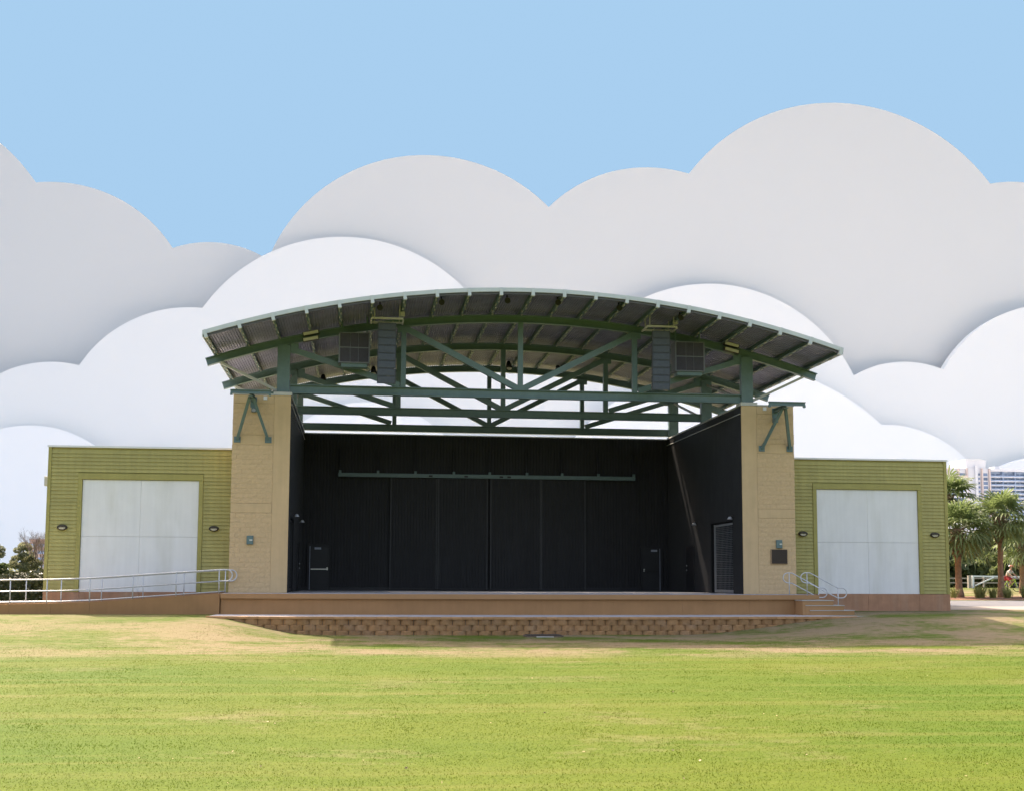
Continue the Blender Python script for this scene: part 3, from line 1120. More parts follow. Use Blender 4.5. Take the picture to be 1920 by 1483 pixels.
spots = [(-5.9, -2.5, 'leftmost'), (-3.5, -2.5, 'second from left'), (-.9, -2.5, 'third from left'), (1.12, -2.5, 'fourth from left'), (3.6, -2.5, 'fifth from left'), (6.1, -2.5, 'rightmost')]
for x, y, w in spots:
    t = thing('roof_spotlight', 'small black spotlight under the front roof edge, %s' % w, 'spotlight', (x, y, arc_pt(x, -.1)), 'spotlights under the roof edge')
    zt = arc_pt(x, .2)
    MB().tube([(x, y, zt), (x, y, zt - .16)], .03, 8).build('stem', 'fix', t)
    MB().tube([(x, y + .16, zt - .16), (x, y - .04, zt - .20), (x, y - .20, zt - .26)], [.06, .10, .12], 12).build('can', 'fix', t)
cans = [(-8.48, 'far left'), (-5.96, 'left of centre'), (.95, 'near the middle'), (3.52, 'right of centre')]
for x, w in cans:
    t = thing('rear_spotlight', 'small black can light above the rear roof beam, %s' % w, 'spotlight', (x, 12.2, arc_pt(x, -.2)), 'can lights on the rear beam')
    z = arc_pt(x, -.06)
    MB().tube([(x, 12.3, z + .2), (x, 12.15, z), (x, 12.0, z - .14)], [.10, .15, .17], 12).build('can', 'fix', t)
    MB().ell((x, 12.0, z - .145), .14, .04, .10, 10, 6).build('lens', 'lens', t)
    MB().beam((x, 12.35, z + .1), (x, 12.35, arc_pt(x, .19)), .05, .05, (0, 1, 0)).build('stem', 'fix', t)
# wall lamps inside the side walls
for sgn, y in ((1, 6.95), (1, 1.21), (-1, 2.84), (-1, 8.12)):
    lab = {(1, 6.95): 'small dark lamp left of the mesh gate on the right stage wall', (1, 1.21): 'small dark lamp right of the mesh gate on the right stage wall',
           (-1, 2.84): 'small dark lamp near the front of the left stage wall', (-1, 8.12): 'small dark lamp further back on the left stage wall'}[(sgn, y)]
    x = sgn * (XI - .003)
    t = thing('stage_wall_lamp', lab, 'lamp', (x, y, 3.2), 'lamps on the stage side walls')
    MB().tube([(x, y, 3.30), (x - sgn * .14, y, 3.34), (x - sgn * .18, y, 3.26)], .025, 8).build('arm', 'lamp', t)
    MB().tube([(x - sgn * .18, y, 3.28), (x - sgn * .18, y, 3.17)], [.05, .12], 12).build('shade', 'galv', t)

# ------------------------------------------------------------------ ramp and its handrails
RT = [(-28.0, -.62), (-19.45, -.42), (-17.95, -.40), (-16.55, -.345), (-11.78, -.004)]
ramp = thing('access_ramp', 'brown concrete access ramp rising to the left end of the stage', 'ramp', (-16, -1, -.8))
for (xa, za), (xb, zb) in zip(RT, RT[1:]):
    MB().add([(xa + .003, -2.0, -1.1), (xb - .003, -2.0, -1.1), (xb - .003, -2.0, zb), (xa + .003, -2.0, za),
              (xa + .003, -1.83, -1.1), (xb - .003, -1.83, -1.1), (xb - .003, -1.83, zb), (xa + .003, -1.83, za)],
             [(0, 1, 2, 3), (5, 4, 7, 6), (3, 2, 6, 7), (1, 5, 6, 2), (4, 0, 3, 7)]).build('ramp_wall', 'brown', ramp)
    MB().add([(xa, -1.828, za - .06), (xb, -1.828, zb - .06), (xb, -.2, zb - .06), (xa, -.2, za - .06)], [(0, 1, 2, 3)]).build('ramp_slab', 'concrete2', ramp)
    MB().add([(xa, -.2, -1.0), (xb, -.2, -1.0), (xb, -.2, zb), (xa, -.2, za), (xa, -.05, -1.0), (xb, -.05, -1.0), (xb, -.05, zb), (xa, -.05, za)],
             [(0, 1, 2, 3), (5, 4, 7, 6), (3, 2, 6, 7), (1, 5, 6, 2), (4, 0, 3, 7)]).build('ramp_wall', 'brown', ramp)


def rz_(x):
    return lerp_tab(RT, x)


def round_path(pts, r, n=5):
    """polyline with rounded corners"""
    pts = [Vector(p) for p in pts]
    out = [pts[0]]
    for a, b, c in zip(pts, pts[1:], pts[2:]):
        d0, d1 = (a - b).normalized(), (c - b).normalized()
        rr = min(r, (a - b).length * .49, (c - b).length * .49)
        p0, p1 = b + d0 * rr, b + d1 * rr
        for k in range(n + 1):
            t = k / n
            out.append(p0 * (1 - t) ** 2 + b * 2 * t * (1 - t) + p1 * t * t)
    out.append(pts[-1])
    return out


for y, posts, lab in ((-1.92, [-27.4, -25.8, -24.2, -22.6, -21.0, -19.45, -18.13, -16.58, -15.01, -13.42, -11.83], 'galvanised handrail along the outer edge of the ramp'),
                      (-.13, [-27.2, -25.6, -24.0, -22.4, -20.9, -19.33, -18.02, -16.5, -14.93, -13.37, -11.78], 'galvanised handrail along the inner edge of the ramp, against the left wing')):
    t = thing('ramp_handrail', lab, 'handrail', (-16, y, -.4), 'handrails of the ramp')
    for x in posts:
        MB().tube([(x, y, rz_(x) - .005), (x, y, rz_(x) + .885)], .022, 8).build('post', 'galv', t, True)
    for nm, hgt, rr in (('top_rail', .90, .026), ('middle_rail', .47, .020), ('bottom_rail', .07, .020)):
        pts = [(-28, y, rz_(-28) + hgt)] + [(x, y, rz_(x) + hgt) for x, _ in RT[1:]]
        if nm == 'top_rail':
            xe = -11.55
            zt = rz_(-11.78) + hgt
            pts = pts + [(xe, y, zt)]
            arc = [(xe + .21 * math.sin(a), y, zt - .215 + .215 * math.cos(a)) for a in np.linspace(0, math.pi, 11)[1:]]
            pts = pts + arc + [(posts[-1], y, zt - .43)]
        MB().tube(pts, rr, 8).build(nm, 'galv', t, True)

# ------------------------------------------------------------------ steps on the right and their handrails
st = thing('concrete_steps', 'brown concrete steps descending to the right beside the right tower', 'steps', (12, -2, -.79))
SY0, SY1 = -2.95, -.55
tops = [(-.005, 10.8, 11.86), (-.20, 10.85, 12.12), (-.395, 10.98, 12.54), (-.59, 11.15, 12.96)]
for i, (z, x0, x1) in enumerate(tops):
    if i == 0:
        continue
    y0 = SY0 + (3 - i) * .02
    MB().box(x0, x1, y0, SY1, -.80, z - .03).build('riser', 'lip', st)
    MB().box(x0 - .02, x1 + .02, y0 - .02, SY1, z - .028, z).build('tread', 'concrete2', st)
for y, xa, xb, lab in ((-1.0, 11.0, 12.25, 'galvanised stair handrail on the wall side of the right steps'), (-2.45, 11.22, 12.5, 'galvanised stair handrail on the lawn side of the right steps')):
    t = thing('stair_handrail', lab, 'handrail', (11.8, y, -.4), 'handrails of the right steps')
    za, zb = .88, .28
    MB().tube([(xa, y, -.02), (xa, y, za - .01)], .02, 8).build('post', 'galv', t, True)
    MB().tube([(xb, y, -.5), (xb, y, zb - .01)], .02, 8).build('post', 'galv', t, True)
    lo = .42
    arcL = [(xa - .06 - .2 * math.sin(a), y, za - .2 + .2 * math.cos(a)) for a in np.linspace(math.pi, 0, 10)]
    arcR = [(xb + .16 + .2 * math.sin(a), y, zb - .2 + .2 * math.cos(a)) for a in np.linspace(0, math.pi, 10)]
    pts = [(xa + .12, y, za - .42)] + arcL + [(xa + .12, y, za)] + [(xb, y, zb)] + arcR + [(xb - .02, y, zb - .40)] + [(xa + .12, y, za - .42)]
    MB().tube(round_path(pts, .05, 3), .021, 8).build('rail', 'galv', t, True)

# ------------------------------------------------------------------ retaining wall of split blocks
rw = thing('retaining_wall', 'curved brown split-block retaining wall below the stage terrace', 'wall', (0, -5.2, -1.5))


def rblock_mesh(seed, w, h, d):
    r = random.Random(seed)
    pl = [(-w / 2 * .80, d), (-w / 2, .035), (-w / 2 + .03, .012), (-w / 4, -.035 + r.uniform(-.008, .008)), (0, -.046 + r.uniform(-.01, .01)),
          (w / 4, -.035 + r.uniform(-.008, .008)), (w / 2 - .03, .012), (w / 2, .035), (w / 2 * .80, d)]
    n = len(pl)
    vs = []
    for k, (z, o) in enumerate(((0, .008), (h * .12, 0), (h * .88, 0), (h, .010))):
        for i, (x, y) in enumerate(pl):
            j = r.uniform(-.007, .007) if 1 < i < n - 2 else 0
            vs.append((x, y + (o + j if i not in (0, n - 1) else 0), z))
    fs = []
    for k in range(3):
        for i in range(n):
            j = (i + 1) % n
            fs.append((k * n + i, k * n + j, (k + 1) * n + j, (k + 1) * n + i))
    fs.append(tuple(range(n))[::-1])
    fs.append(tuple(range(3 * n, 4 * n)))
    return MB().add(vs, fs).mesh('block', 'rblock')


BL = .468
rbm = [rblock_mesh(i, BL - .012, .197, .26) for i in range(8)]
# walk along the curve by arc length
cx_ = np.linspace(-12.0, 12.5, 1200)
cy_ = np.array([wall_front(float(x)) for x in cx_])
cs_ = np.concatenate([[0], np.cumsum(np.hypot(np.diff(cx_), np.diff(cy_)))])


def along(s):
    x = float(np.interp(s, cs_, cx_))
    dx = .05
    ang = math.atan2(wall_front(x + dx) - wall_front(x - dx), 2 * dx)
    return x, wall_front(x), ang


TOT = float(cs_[-1])
for c in range(3):
    s = (.5 if c % 2 == 0 else 1.0) * BL
    ztop = -.895 - c * .2
    while s < TOT - BL * .4:
        x, y, a = along(s)
        if ztop > gh(x, y - .15) - .03:
            o = link('block', random.choice(rbm), rw, (x + random.uniform(-.003, .003), y - .025 * c + random.uniform(-.008, .008), ztop - .2), a + R(random.uniform(-1.2, 1.2)))
        s += BL
CL = .385
capm = []
for i in range(5):
    r = random.Random(100 + i)
    w = CL - .008
    ch = [r.uniform(-.008, .008) for _ in range(3)]
    capm.append(MB().prismx([(-.055 + ch[0], .012), (-.04, 0), (.26, 0), (.26, .10), (-.045 + ch[1], .10), (-.055 + ch[2], .088)], -w / 2, w / 2).mesh('cap_stone', 'rcap'))
s = CL / 2
while s < TOT - CL * .4:
    x, y, a = along(s)
    link('cap_stone', random.choice(capm), rw, (x, y, -.893 + random.uniform(-.002, .003)), a + R(random.uniform(-.6, .6)))
    s += CL

# drain cover in the lawn
t = thing('drain_cover', 'dark flat drain cover in the grass below the retaining wall', 'drain', (-.05, -6.6, -1.44))
zt = gh(0, -6.5)
MB().box(-.72, .62, -7.0, -6.2, zt - .1, zt + .05).build('frame', 'wood', t)
for i in range(5):
    y = -6.93 + i * .15
    MB().box(-.66, .56, y, y + .1, zt + .053, zt + .075).build('slat', 'fixc' if False else 'lamp', t)
MB().box(-.35, .25, -7.14, -7.01, zt - .1, zt + .03).build('apron', 'concrete2', t)

# ------------------------------------------------------------------ vegetation


def rand_dirs(n):
    v = rng.normal(size=(n, 3))
    return v / np.linalg.norm(v, axis=1)[:, None]


def leaf_mesh(name, mat, pts, size, flat=.0, elong=1.6):
    """a quad per leaf clump at each point"""
    n = len(pts)
    a = rand_dirs(n)
    b = np.cross(a, rand_dirs(n))
    b /= np.linalg.norm(b, axis=1)[:, None] + 1e-9
    if flat:
        a[:, 2] *= (1 - flat)
    sz = size * rng.uniform(.6, 1.3, n)[:, None]
    p = np.asarray(pts)
    v = np.stack([p - a * sz * elong * .5, p + b * sz * .5, p + a * sz * elong * .5, p - b * sz * .5], 1).reshape(-1, 3)
    me = bpy.data.meshes.new(name)
    f = np.arange(4 * n).reshape(-1, 4)
    me.from_pydata(v.tolist(), [], f.tolist())
    me.materials.append(MT[mat])
    me.update()
    return me


def tree(name, label, x, y, h, rx, mat, cat='tree', group=None, n=2600, leaf=.35, clumps=26, trunk_frac=.35, top_heavy=1.0, shape='round', base=None):
    z0 = gh(x, y) if base is None else base
    t = thing(name, label, cat, (x, y, z0), group)
    tb = MB()
    lean = random.uniform(-.04, .04) * h
    tp = [(x, y, z0 - .1), (x + lean * .4, y, z0 + h * .35), (x + lean, y, z0 + h * .82)]
    tb.tube(tp, [h * .022 + .05, h * .016 + .03, .03], 7)
    cents = []
    for i in range(clumps):
        f = random.uniform(0, 1)
        zc = z0 + h * (trunk_frac + (1 - trunk_frac) * f * .93)
        w = math.sin(math.pi * min(1, .18 + .74 * f)) if shape == 'round' else (1 - f * .8)
        a = random.uniform(0, 2 * math.pi)
        rr = rx * w * math.sqrt(random.uniform(.05, 1)) * .8
        c = (x + rr * math.cos(a) + lean * f, y + rr * math.sin(a), zc)
        cents.append((c, rx * random.uniform(.26, .46)))
        if i % 3 == 0:
            tb.tube([(x + lean * f * .6, y, zc - h * .16), c], [h * .008 + .02, .015], 5)
    tb.build('trunk', 'wood', t)
    per = n // clumps
    P = []
    for (c, r) in cents:
        d = rand_dirs(per) * (rng.uniform(.25, 1, per) ** .45)[:, None] * r
        d[:, 2] *= .72
        P.append(np.array(c) + d)
    link('crown', leaf_mesh('crown', mat, np.concatenate(P), leaf), t)
    return t


def palm(label, x, y, htrunk, lean, rcrown, nf=34, tr=.17):
    z0 = gh(x, y)
    t = thing('palm_tree', label, 'palm tree', (x, y, z0), 'palm trees beside the road')
    top = Vector((x + lean, y, z0 + htrunk))
    n = 14
    pts, rs = [], []
    for i in range(n + 1):
        f = i / n
        pts.append((x + lean * f * f, y + .05 * math.sin(f * 5), z0 - .1 + (htrunk + .1) * f))
        rs.append(tr * (1.25 - .5 * min(1, f * 4) if f < .25 else .78) * random.uniform(.93, 1.07))
    MB().tube(pts, rs, 10).build('trunk', 'bark', t, True)
    # old leaf bases under the crown
    bt = MB()
    hb = min(1.5, htrunk * .45)
    bt.tube([(top.x, top.y, top.z - hb), (top.x, top.y, top.z - hb * .4), (top.x, top.y, top.z + .1)], [tr * .9, tr * 1.7, tr * 1.5], 10)
    for k in range(70):
        a = k * 2.4
        f = random.random()
        zb = top.z - hb + hb * f
        r0 = tr * (.85 + .8 * f)
        p0 = Vector((top.x + r0 * math.cos(a), top.y + r0 * math.sin(a), zb))
        p1 = p0 + Vector((math.cos(a) * .16, math.sin(a) * .16, .26)) + Vector((-math.sin(a), math.cos(a), 0)) * random.choice((-.1, .1))
        bt.beam(p0, p1, .09, .03)
    bt.build('leaf_bases', 'boot', t)
    cr = MB()
    for k in range(nf):
        a = k * 2.39996 + random.uniform(-.2, .2)
        el = R(78) - R(118) * (k + .5) / nf + R(random.uniform(-8, 8))
        ln = rcrown * random.uniform(.48, .62)
        d = Vector((math.cos(a) * math.cos(el), math.sin(a) * math.cos(el), math.sin(el)))
        side = Vector((-math.sin(a), math.cos(a), 0))
        upv = side.cross(d) * -1
        pts = []
        for j in range(5):
            f = j / 4
            pts.append(top + d * ln * f + Vector((0, 0, -.16 * ln * f * f)))
        cr.tube(pts, [.022, .02, .018, .014, .012], 4, cap=False)
        hub = pts[-1]
        fl = rcrown * random.uniform(.45, .6)
        dd = (pts[-1] - pts[-2]).normalized()
        ns = 15
        for q in range(ns):
            b = R(-125 + 250 * q / (ns - 1)) + R(random.uniform(-3, 3))
            lfd = (dd * math.cos(b) + side * math.sin(b)).normalized()
            l_ = fl * (1 - .25 * abs(b) / R(125)) * random.uniform(.88, 1.08)
            wd = .046 + .012 * random.random()
            px = lfd.cross(upv).normalized() * wd
            droop = .20 + .45 * random.random() * (1 if el < R(20) else .5)
            m1 = hub + lfd * l_ * .5 + upv * .05
            m2 = hub + lfd * l_ * .8 + Vector((0, 0, -droop * l_ * .25))
            e = hub + lfd * l_ * .98 + Vector((0, 0, -droop * l_ * .75))
            kq = len(cr.v)
            cr.v += [tuple(hub), tuple(m1 - px), tuple(m1 + px), tuple(m2 - px * .8), tuple(m2 + px * .8), tuple(e)]
            cr.f += [(kq, kq + 1, kq + 2), (kq + 1, kq + 3, kq + 4, kq + 2), (kq + 3, kq + 5, kq + 4)]
    cr.build('crown', 'frond', t)
    return t


palm('palm tree with a shaggy trunk top right beside the right wing', 26.95, 16.0, 3.75, -.05, 2.35, 62, .23)
palm('taller palm tree half hidden behind the right wing', 28.0, 20.0, 5.9, .35, 2.1, 52, .19)
palm('straight palm tree in front of the cyclist at the right edge', 30.0, 17.0, 4.55, .05, 2.1, 54, .20)
palm('low palm tree partly cut off by the right edge of the picture', 36.9, 27.0, 3.3, .1, 2.1, 36, .2)
palm('leaning palm tree just outside the right edge, beyond the road', 34.3, 18.2, 4.6, .2, 2.2, 36, .2)

# ornamental grass tufts in the planting bed
TUFT = [(25.4, 14.6, .5), (26.1, 15.0, .62), (27.4, 14.7, .70), (27.95, 15.4, .80), (28.35, 14.9, .66), (29.2, 14.8, .5), (29.55, 15.6, .62), (30.3, 14.9, .72), (30.7, 15.7, .8), (31.5, 15.1, .6), (32.4, 15.2, .75)]
names_ = ['nearest to the right wing', 'just right of the wing corner', 'left of the thick palm trunk', 'tallest, between the two palm trunks', 'right of the tallest tuft', 'at the foot of the straight palm',
          'right behind the straight palm', 'below the cyclist', 'right of the cyclist', 'at the right edge', 'beyond the right edge']
for (x, y, h), w in zip(TUFT, names_):
    z0 = gh(30, y)
    b = MB()
    for k in range(100):
        a = random.uniform(0, 2 * math.pi)
        r0 = random.uniform(0, .22)
        l_ = h * 1.25 * random.uniform(.55, 1.1)
        out = random.uniform(.1, 1.25)
        p = Vector((x + r0 * math.cos(a), y + r0 * math.sin(a), z0))
        d = Vector((math.cos(a), math.sin(a), 0))
        sd = Vector((-math.sin(a), math.cos(a), 0)) * .013
        p1 = p + Vector((0, 0, l_ * .6)) + d * out * l_ * .25
        p2 = p + Vector((0, 0, l_ * (.95 - out * .3))) + d * out * l_ * .7
        kq = len(b.v)
        b.v += [tuple(p - sd), tuple(p + sd), tuple(p1 - sd), tuple(p1 + sd), tuple(p2)]
        b.f += [(kq, kq + 1, kq + 3, kq + 2), (kq + 2, kq + 3, kq + 4)]
    tag(b.build('grass_tuft', 'tuft'), 'clump of ornamental grass in the red mulch, ' + w, 'grass tuft', 'grass tufts in the planting bed')

# woods beyond the field on the right
WOOD = [('dark oak on the left of the woods beyond the gate', 58.5, 88, 7.6, 4.2, 'leafA'), ('broad dark oak behind the thick palm trunk', 63.0, 92, 7.2, 4.5, 'leafA'),
        ('olive green oak behind the white gate', 67.0, 90, 6.4, 3.8, 'leafC'), ('dark oak behind the straight palm', 71.0, 94, 6.8, 4.2, 'leafA'),
        ('mid green oak behind the cyclist', 74.5, 90, 7.2, 4.2, 'leafB'), ('dark oak at the right end of the woods', 79.0, 93, 8.4, 4.6, 'leafA'),
        ('tall oak beyond the right edge of the woods', 85.0, 92, 8.6, 4.6, 'leafB'),
        ('round green bush in front of the woods, right of the gate post', 63.6, 80, 3.6, 2.8, 'leafB'), ('low olive bush in front of the woods, left of the cyclist', 67.6, 81, 3.2, 2.5, 'leafC'),
        ('dark bush at the foot of the woods, right of the cyclist', 72.0, 82, 3.4, 2.7, 'leafA'), ('low dark bush behind the gate post', 59.6, 81, 3.0, 2.6, 'leafA')]
for lab, x, y, h, r, mt in WOOD:
    low = h < 4
    tree('bush' if low else 'oak_tree', lab, x, y, h, r, mt, 'bush' if low else 'tree', 'bushes before the woods' if low else 'oaks in the far woods', n=3000, leaf=.5, clumps=30, trunk_frac=.05 if low else .1)
b = []
for k in range(9000):
    b.append((random.uniform(45, 130), random.uniform(96, 112), -.1 + abs(random.gauss(0, 1)) * 2.4))
stuff(link('far_woods', leaf_mesh('far_woods', 'leafA', b, 1.0)), 'dark mass of distant woods behind the oaks', 'woods')

# trees on the left
tree('pine_tree', 'round-headed pine at the left edge of the picture', -62.2, 150, 6.6, 2.2, 'leafP', 'tree', 'pines on the left', n=5200, leaf=.21, clumps=22, trunk_frac=.3)
tree('pine_tree', 'bushy pine between the left edge and the bare trees', -58.6, 152, 6.9, 2.1, 'leafP', 'tree', 'pines on the left', n=5200, leaf=.21, clumps=24, trunk_frac=.2)
tree('shrubby_tree', 'low green tree under the bare branches beside the left wing', -55.6, 146, 4.6, 1.9, 'leafC', 'tree', None, n=3600, leaf=.2, clumps=18, trunk_frac=.1)
tree('shrubby_tree', 'low dark tree between the two left pines', -60.4, 146, 3.9, 1.8, 'leafB', 'tree', None, n=3000, leaf=.2, clumps=16, trunk_frac=.05)


def bare_tree(label, x, y, h):
    z0 = gh(x, y)
    t = thing('bare_tree', label, 'tree', (x, y, z0), 'bare trees on the left')
    b = MB()
    trunk = MB()
    top = Vector((x, y, z0 + h * .45))
    trunk.tube([(x, y, z0 - .1), (x, y, z0 + h * .25), tuple(top)], [.16, .12, .09], 7)
    trunk.build('trunk', 'twig', t)

    def grow(p, d, l_, r, lev):
        q = p + d * l_
        b.tube([p, p + d * l_ * .5 + Vector((random.uniform(-.03, .03), 0, 0)) * l_, q], [r, r * .8, r * .6], 4, cap=False)
        if lev == 0:
            return
        for k in range(3 if lev > 1 else 4):
            nd = (d + Vector((random.uniform(-.7, .7), random.uniform(-.5, .5), random.uniform(-.1, .45)))).normalized()
            grow(p + d * l_ * random.uniform(.4, 1), nd, l_ * random.uniform(.55, .8), r * .55, lev - 1)
    for k in range(6):
        a = random.uniform(0, 6.28)
        d = Vector((math.cos(a) * .5, math.sin(a) * .5, 1)).normalized()
        grow(Vector((x, y, z0 + h * random.uniform(.2, .45))), d, h * .25, .075, 4)
    b.build('branches', 'twig', t)


bare_tree('bare leafless tree left of the left wing', -56.6, 150, 9.2)
bare_tree('bare leafless tree half hidden by the left wing', -54.9, 149, 9.8)
for x0, x1, lab in ((-150.2, -147.8, 'left one of two far reddish towers behind the bare trees'), (-147.2, -143.6, 'right one of two far reddish towers behind the bare trees')):
    t = thing('far_tower', lab, 'building', ((x0 + x1) / 2, 520, -.5), 'two far towers on the left')
    MB().box(x0, x1, 520, 526, -.5, 17.2).build('wall', 'hrbrick', t)
    MB().box(x0 - .2, x1 + .2, 519.8, 526.2, 17.2, 17.7).build('roof', 'hrbrick', t)
    for k in range(5):
        MB().box(x0 + .4, x1 - .4, 519.9, 519.98, 2.2 + 3 * k, 3.6 + 3 * k).build('window', 'hrglass', t)
P = np.stack([rng.uniform(-140, -45, 5000), rng.uniform(185, 200, 5000), -.5 + np.abs(rng.normal(0, 1, 5000)) * 1.5], 1)
stuff(link('far_treeline', leaf_mesh('far_treeline', 'leafP', P, .8)), 'low hazy treeline far behind the left pines', 'woods')

# hedge at the left
t = thing('hedge', 'dense dark green hedge behind the ramp at the left edge', 'hedge', (-23, 5, -.75))
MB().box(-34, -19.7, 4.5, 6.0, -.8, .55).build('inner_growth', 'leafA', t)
n = 26000
P = np.stack([rng.uniform(-34.2, -19.5, n), rng.uniform(4.2, 6.3, n), rng.uniform(-.75, .9, n)], 1)
top = .78 + .10 * np.sin(P[:, 0] * 2.1) + .07 * np.sin(P[:, 0] * 5.3 + 1)
keep = (P[:, 2] < top) & ((np.abs(P[:, 1] - 5.25) > .6) | (P[:, 2] > .45))
link('foliage', leaf_mesh('foliage', 'leafH', P[keep], .11), t)

# ------------------------------------------------------------------ fence and gate beyond the field
t = thing('field_gate', 'white field gate with a diagonal brace beyond the road', 'gate', (59, 71, -.1))
MB().box(56.15, 56.35, 70.95, 71.1, -.1, 1.2).build('gate_end', 'fencew', t)
MB().beam((56.352, 71, 1.12), (66.5, 71, 1.04), .08, .16).build('top_rail', 'fencew', t)
MB().beam((56.4, 70.93, .15), (58.5, 70.93, 1.03), .05, .12).build('diagonal_brace', 'fencew', t)
tag(MB().cbox(55.72, 56.05, 70.9, 71.2, -.2, 1.2, .02).build('gate_post', 'fenced'), 'weathered wooden post at the hinge end of the white gate', 'post')
t = thing('rail_fence', 'weathered wooden rail fence running behind the white gate', 'fence', (60, 74, -.1))
for k in range(14):
    x = 46 + k * 2.6
    MB().box(x - .08, x + .08, 73.92, 74.08, -.2, 1.05).build('post', 'fenced', t)
for z in (.45, .92):
    MB().beam((45.5, 74.1, z), (81, 74.1, z), .05, .13).build('rail', 'fenced', t)

# ------------------------------------------------------------------ cyclist
CXP = Vector((38.8, 32.0, -.13))
bike = thing('bicycle', 'bicycle with a yellow-green frame ridden along the far path', 'bicycle', CXP, rz=R(-62))
BM = ROOTLOC[bike.name]


def L(p):
    return tuple(BM @ Vector(p))


def torus(c, r, t, n=22, k=6):
    pts = [(c[0] + r * math.cos(2 * math.pi * i / n), c[1], c[2] + r * math.sin(2 * math.pi * i / n)) for i in range(n + 1)]
    return [L(p) for p in pts]


for x in (-.52, .52):
    wh = MB().tube(torus((x, 0, .34), .33, .02), .022, 6, cap=False).build('wheel', 'tyre', bike)
    sp = MB()
    for k in range(8):
        a = math.pi * k / 8
        sp.tube([L((x + .31 * math.cos(a), 0, .34 + .31 * math.sin(a))), L((x - .31 * math.cos(a), 0, .34 - .31 * math.sin(a)))], .004, 4)
    sp.build('spokes', 'chrome', wh)
fr = MB()
for a, b in (((-.52, 0, .34), (-.08, 0, .30)), ((-.08, 0, .30), (-.22, 0, .86)), ((-.22, 0, .80), (.36, 0, .82)), ((-.08, 0, .30), (.38, 0, .72)), ((-.52, 0, .34), (-.20, 0, .78)), ((.36, 0, .9), (.52, 0, .34))):
    fr.tube([L(a), L(b)], .022, 6)
fr.build('frame', 'bike', bike)
MB().tube([L((.42, -.28, 1.0)), L((.36, -.1, .98)), L((.36, .1, .98)), L((.42, .28, 1.0))], .016, 6).tube([L((.36, 0, .9)), L((.36, 0, .98))], .016, 6).build('handlebar', 'bikeblue', bike)
MB().ell(L((-.24, 0, .90)), .12, .09, .035, 10, 6).build('saddle', 'tyre', bike)
MB().tube([L((-.08, -.14, .22)), L((-.08, .14, .40))], .015, 6).build('crank', 'chrome', bike)


def skin(name, verts, edges, radii, mat, parent, root=0):
    me = bpy.data.meshes.new(name)
    me.from_pydata([L(v) for v in verts], edges, [])
    me.materials.append(MT[mat])
    o = link(name, me, parent)
    md = o.modifiers.new('skin', 'SKIN')
    md.use_smooth_shade = True
    if not me.skin_vertices:
        pass
    for i, r in enumerate(radii):
        rr = r if isinstance(r, tuple) else (r, r)
        me.skin_vertices[0].data[i].radius = rr
    me.skin_vertices[0].data[root].use_root = True
    sb = o.modifiers.new('sub', 'SUBSURF')
    sb.levels = 1
    sb.render_levels = 1
    return o


person = thing('person', 'cyclist in a red helmet, pale shirt and red shorts riding towards the right', 'person', CXP, rz=R(-62))
V = [(-.22, 0, .98), (-.12, 0, 1.22), (.03, 0, 1.44), (.08, 0, 1.55), (.11, 0, 1.66), (.12, 0, 1.74),
     (.02, -.19, 1.42), (.16, -.26, 1.20), (.40, -.26, 1.03), (.46, -.25, 1.0),
     (.02, .19, 1.42), (.16, .26, 1.20), (.40, .26, 1.03), (.46, .25, 1.0),
     (-.20, -.11, .95), (.16, -.13, .72), (-.04, -.13, .34), (.09, -.13, .26),
     (-.20, .11, .95), (.20, .13, .88), (.02, .13, .50), (.14, .13, .42)]
E_ = [(0, 1), (1, 2), (2, 3), (3, 4), (4, 5), (2, 6), (6, 7), (7, 8), (8, 9), (2, 10), (10, 11), (11, 12), (12, 13), (0, 14), (14, 15), (15, 16), (16, 17), (0, 18), (18, 19), (19, 20), (20, 21)]
Rr_ = [.14, .14, .13, .055, .085, .075, .06, .05, .035, .035, .06, .05, .035, .035, .085, .065, .045, .035, .085, .065, .045, .035]
skin('body', V, E_, Rr_, 'skin', person)
skin('shirt', [(-.21, 0, 1.02), (-.12, 0, 1.22), (.03, 0, 1.43), (.05, 0, 1.49), (.02, -.19, 1.42), (.13, -.25, 1.25), (.02, .19, 1.42), (.13, .25, 1.25)],
     [(0, 1), (1, 2), (2, 3), (2, 4), (4, 5), (2, 6), (6, 7)], [.17, .175, .165, .07, .085, .075, .085, .075], 'shirt', person)
skin('shorts', [(-.22, 0, .96), (-.20, -.11, .94), (.10, -.13, .76), (-.20, .11, .94), (.13, .13, .89)],
     [(0, 1), (1, 2), (0, 3), (3, 4)], [.16, .115, .09, .115, .09], 'shorts', person)
hb = MB()
hb.ell((0, 0, 0), .15, .115, .10, 14, 8)
hb.v = [L((.11 + v[0], v[1], 1.765 + max(v[2], -.02))) for v in hb.v]
hel = hb.build('helmet', 'helmet', person, True)
hb = MB()
hb.ell((0, 0, 0), .10, .118, .102, 12, 8)
hb.v = [L((.03 + v[0], v[1], 1.768 + max(v[2], -.02))) for v in hb.v]
hb.build('helmet_band', 'helmetw', hel, True)

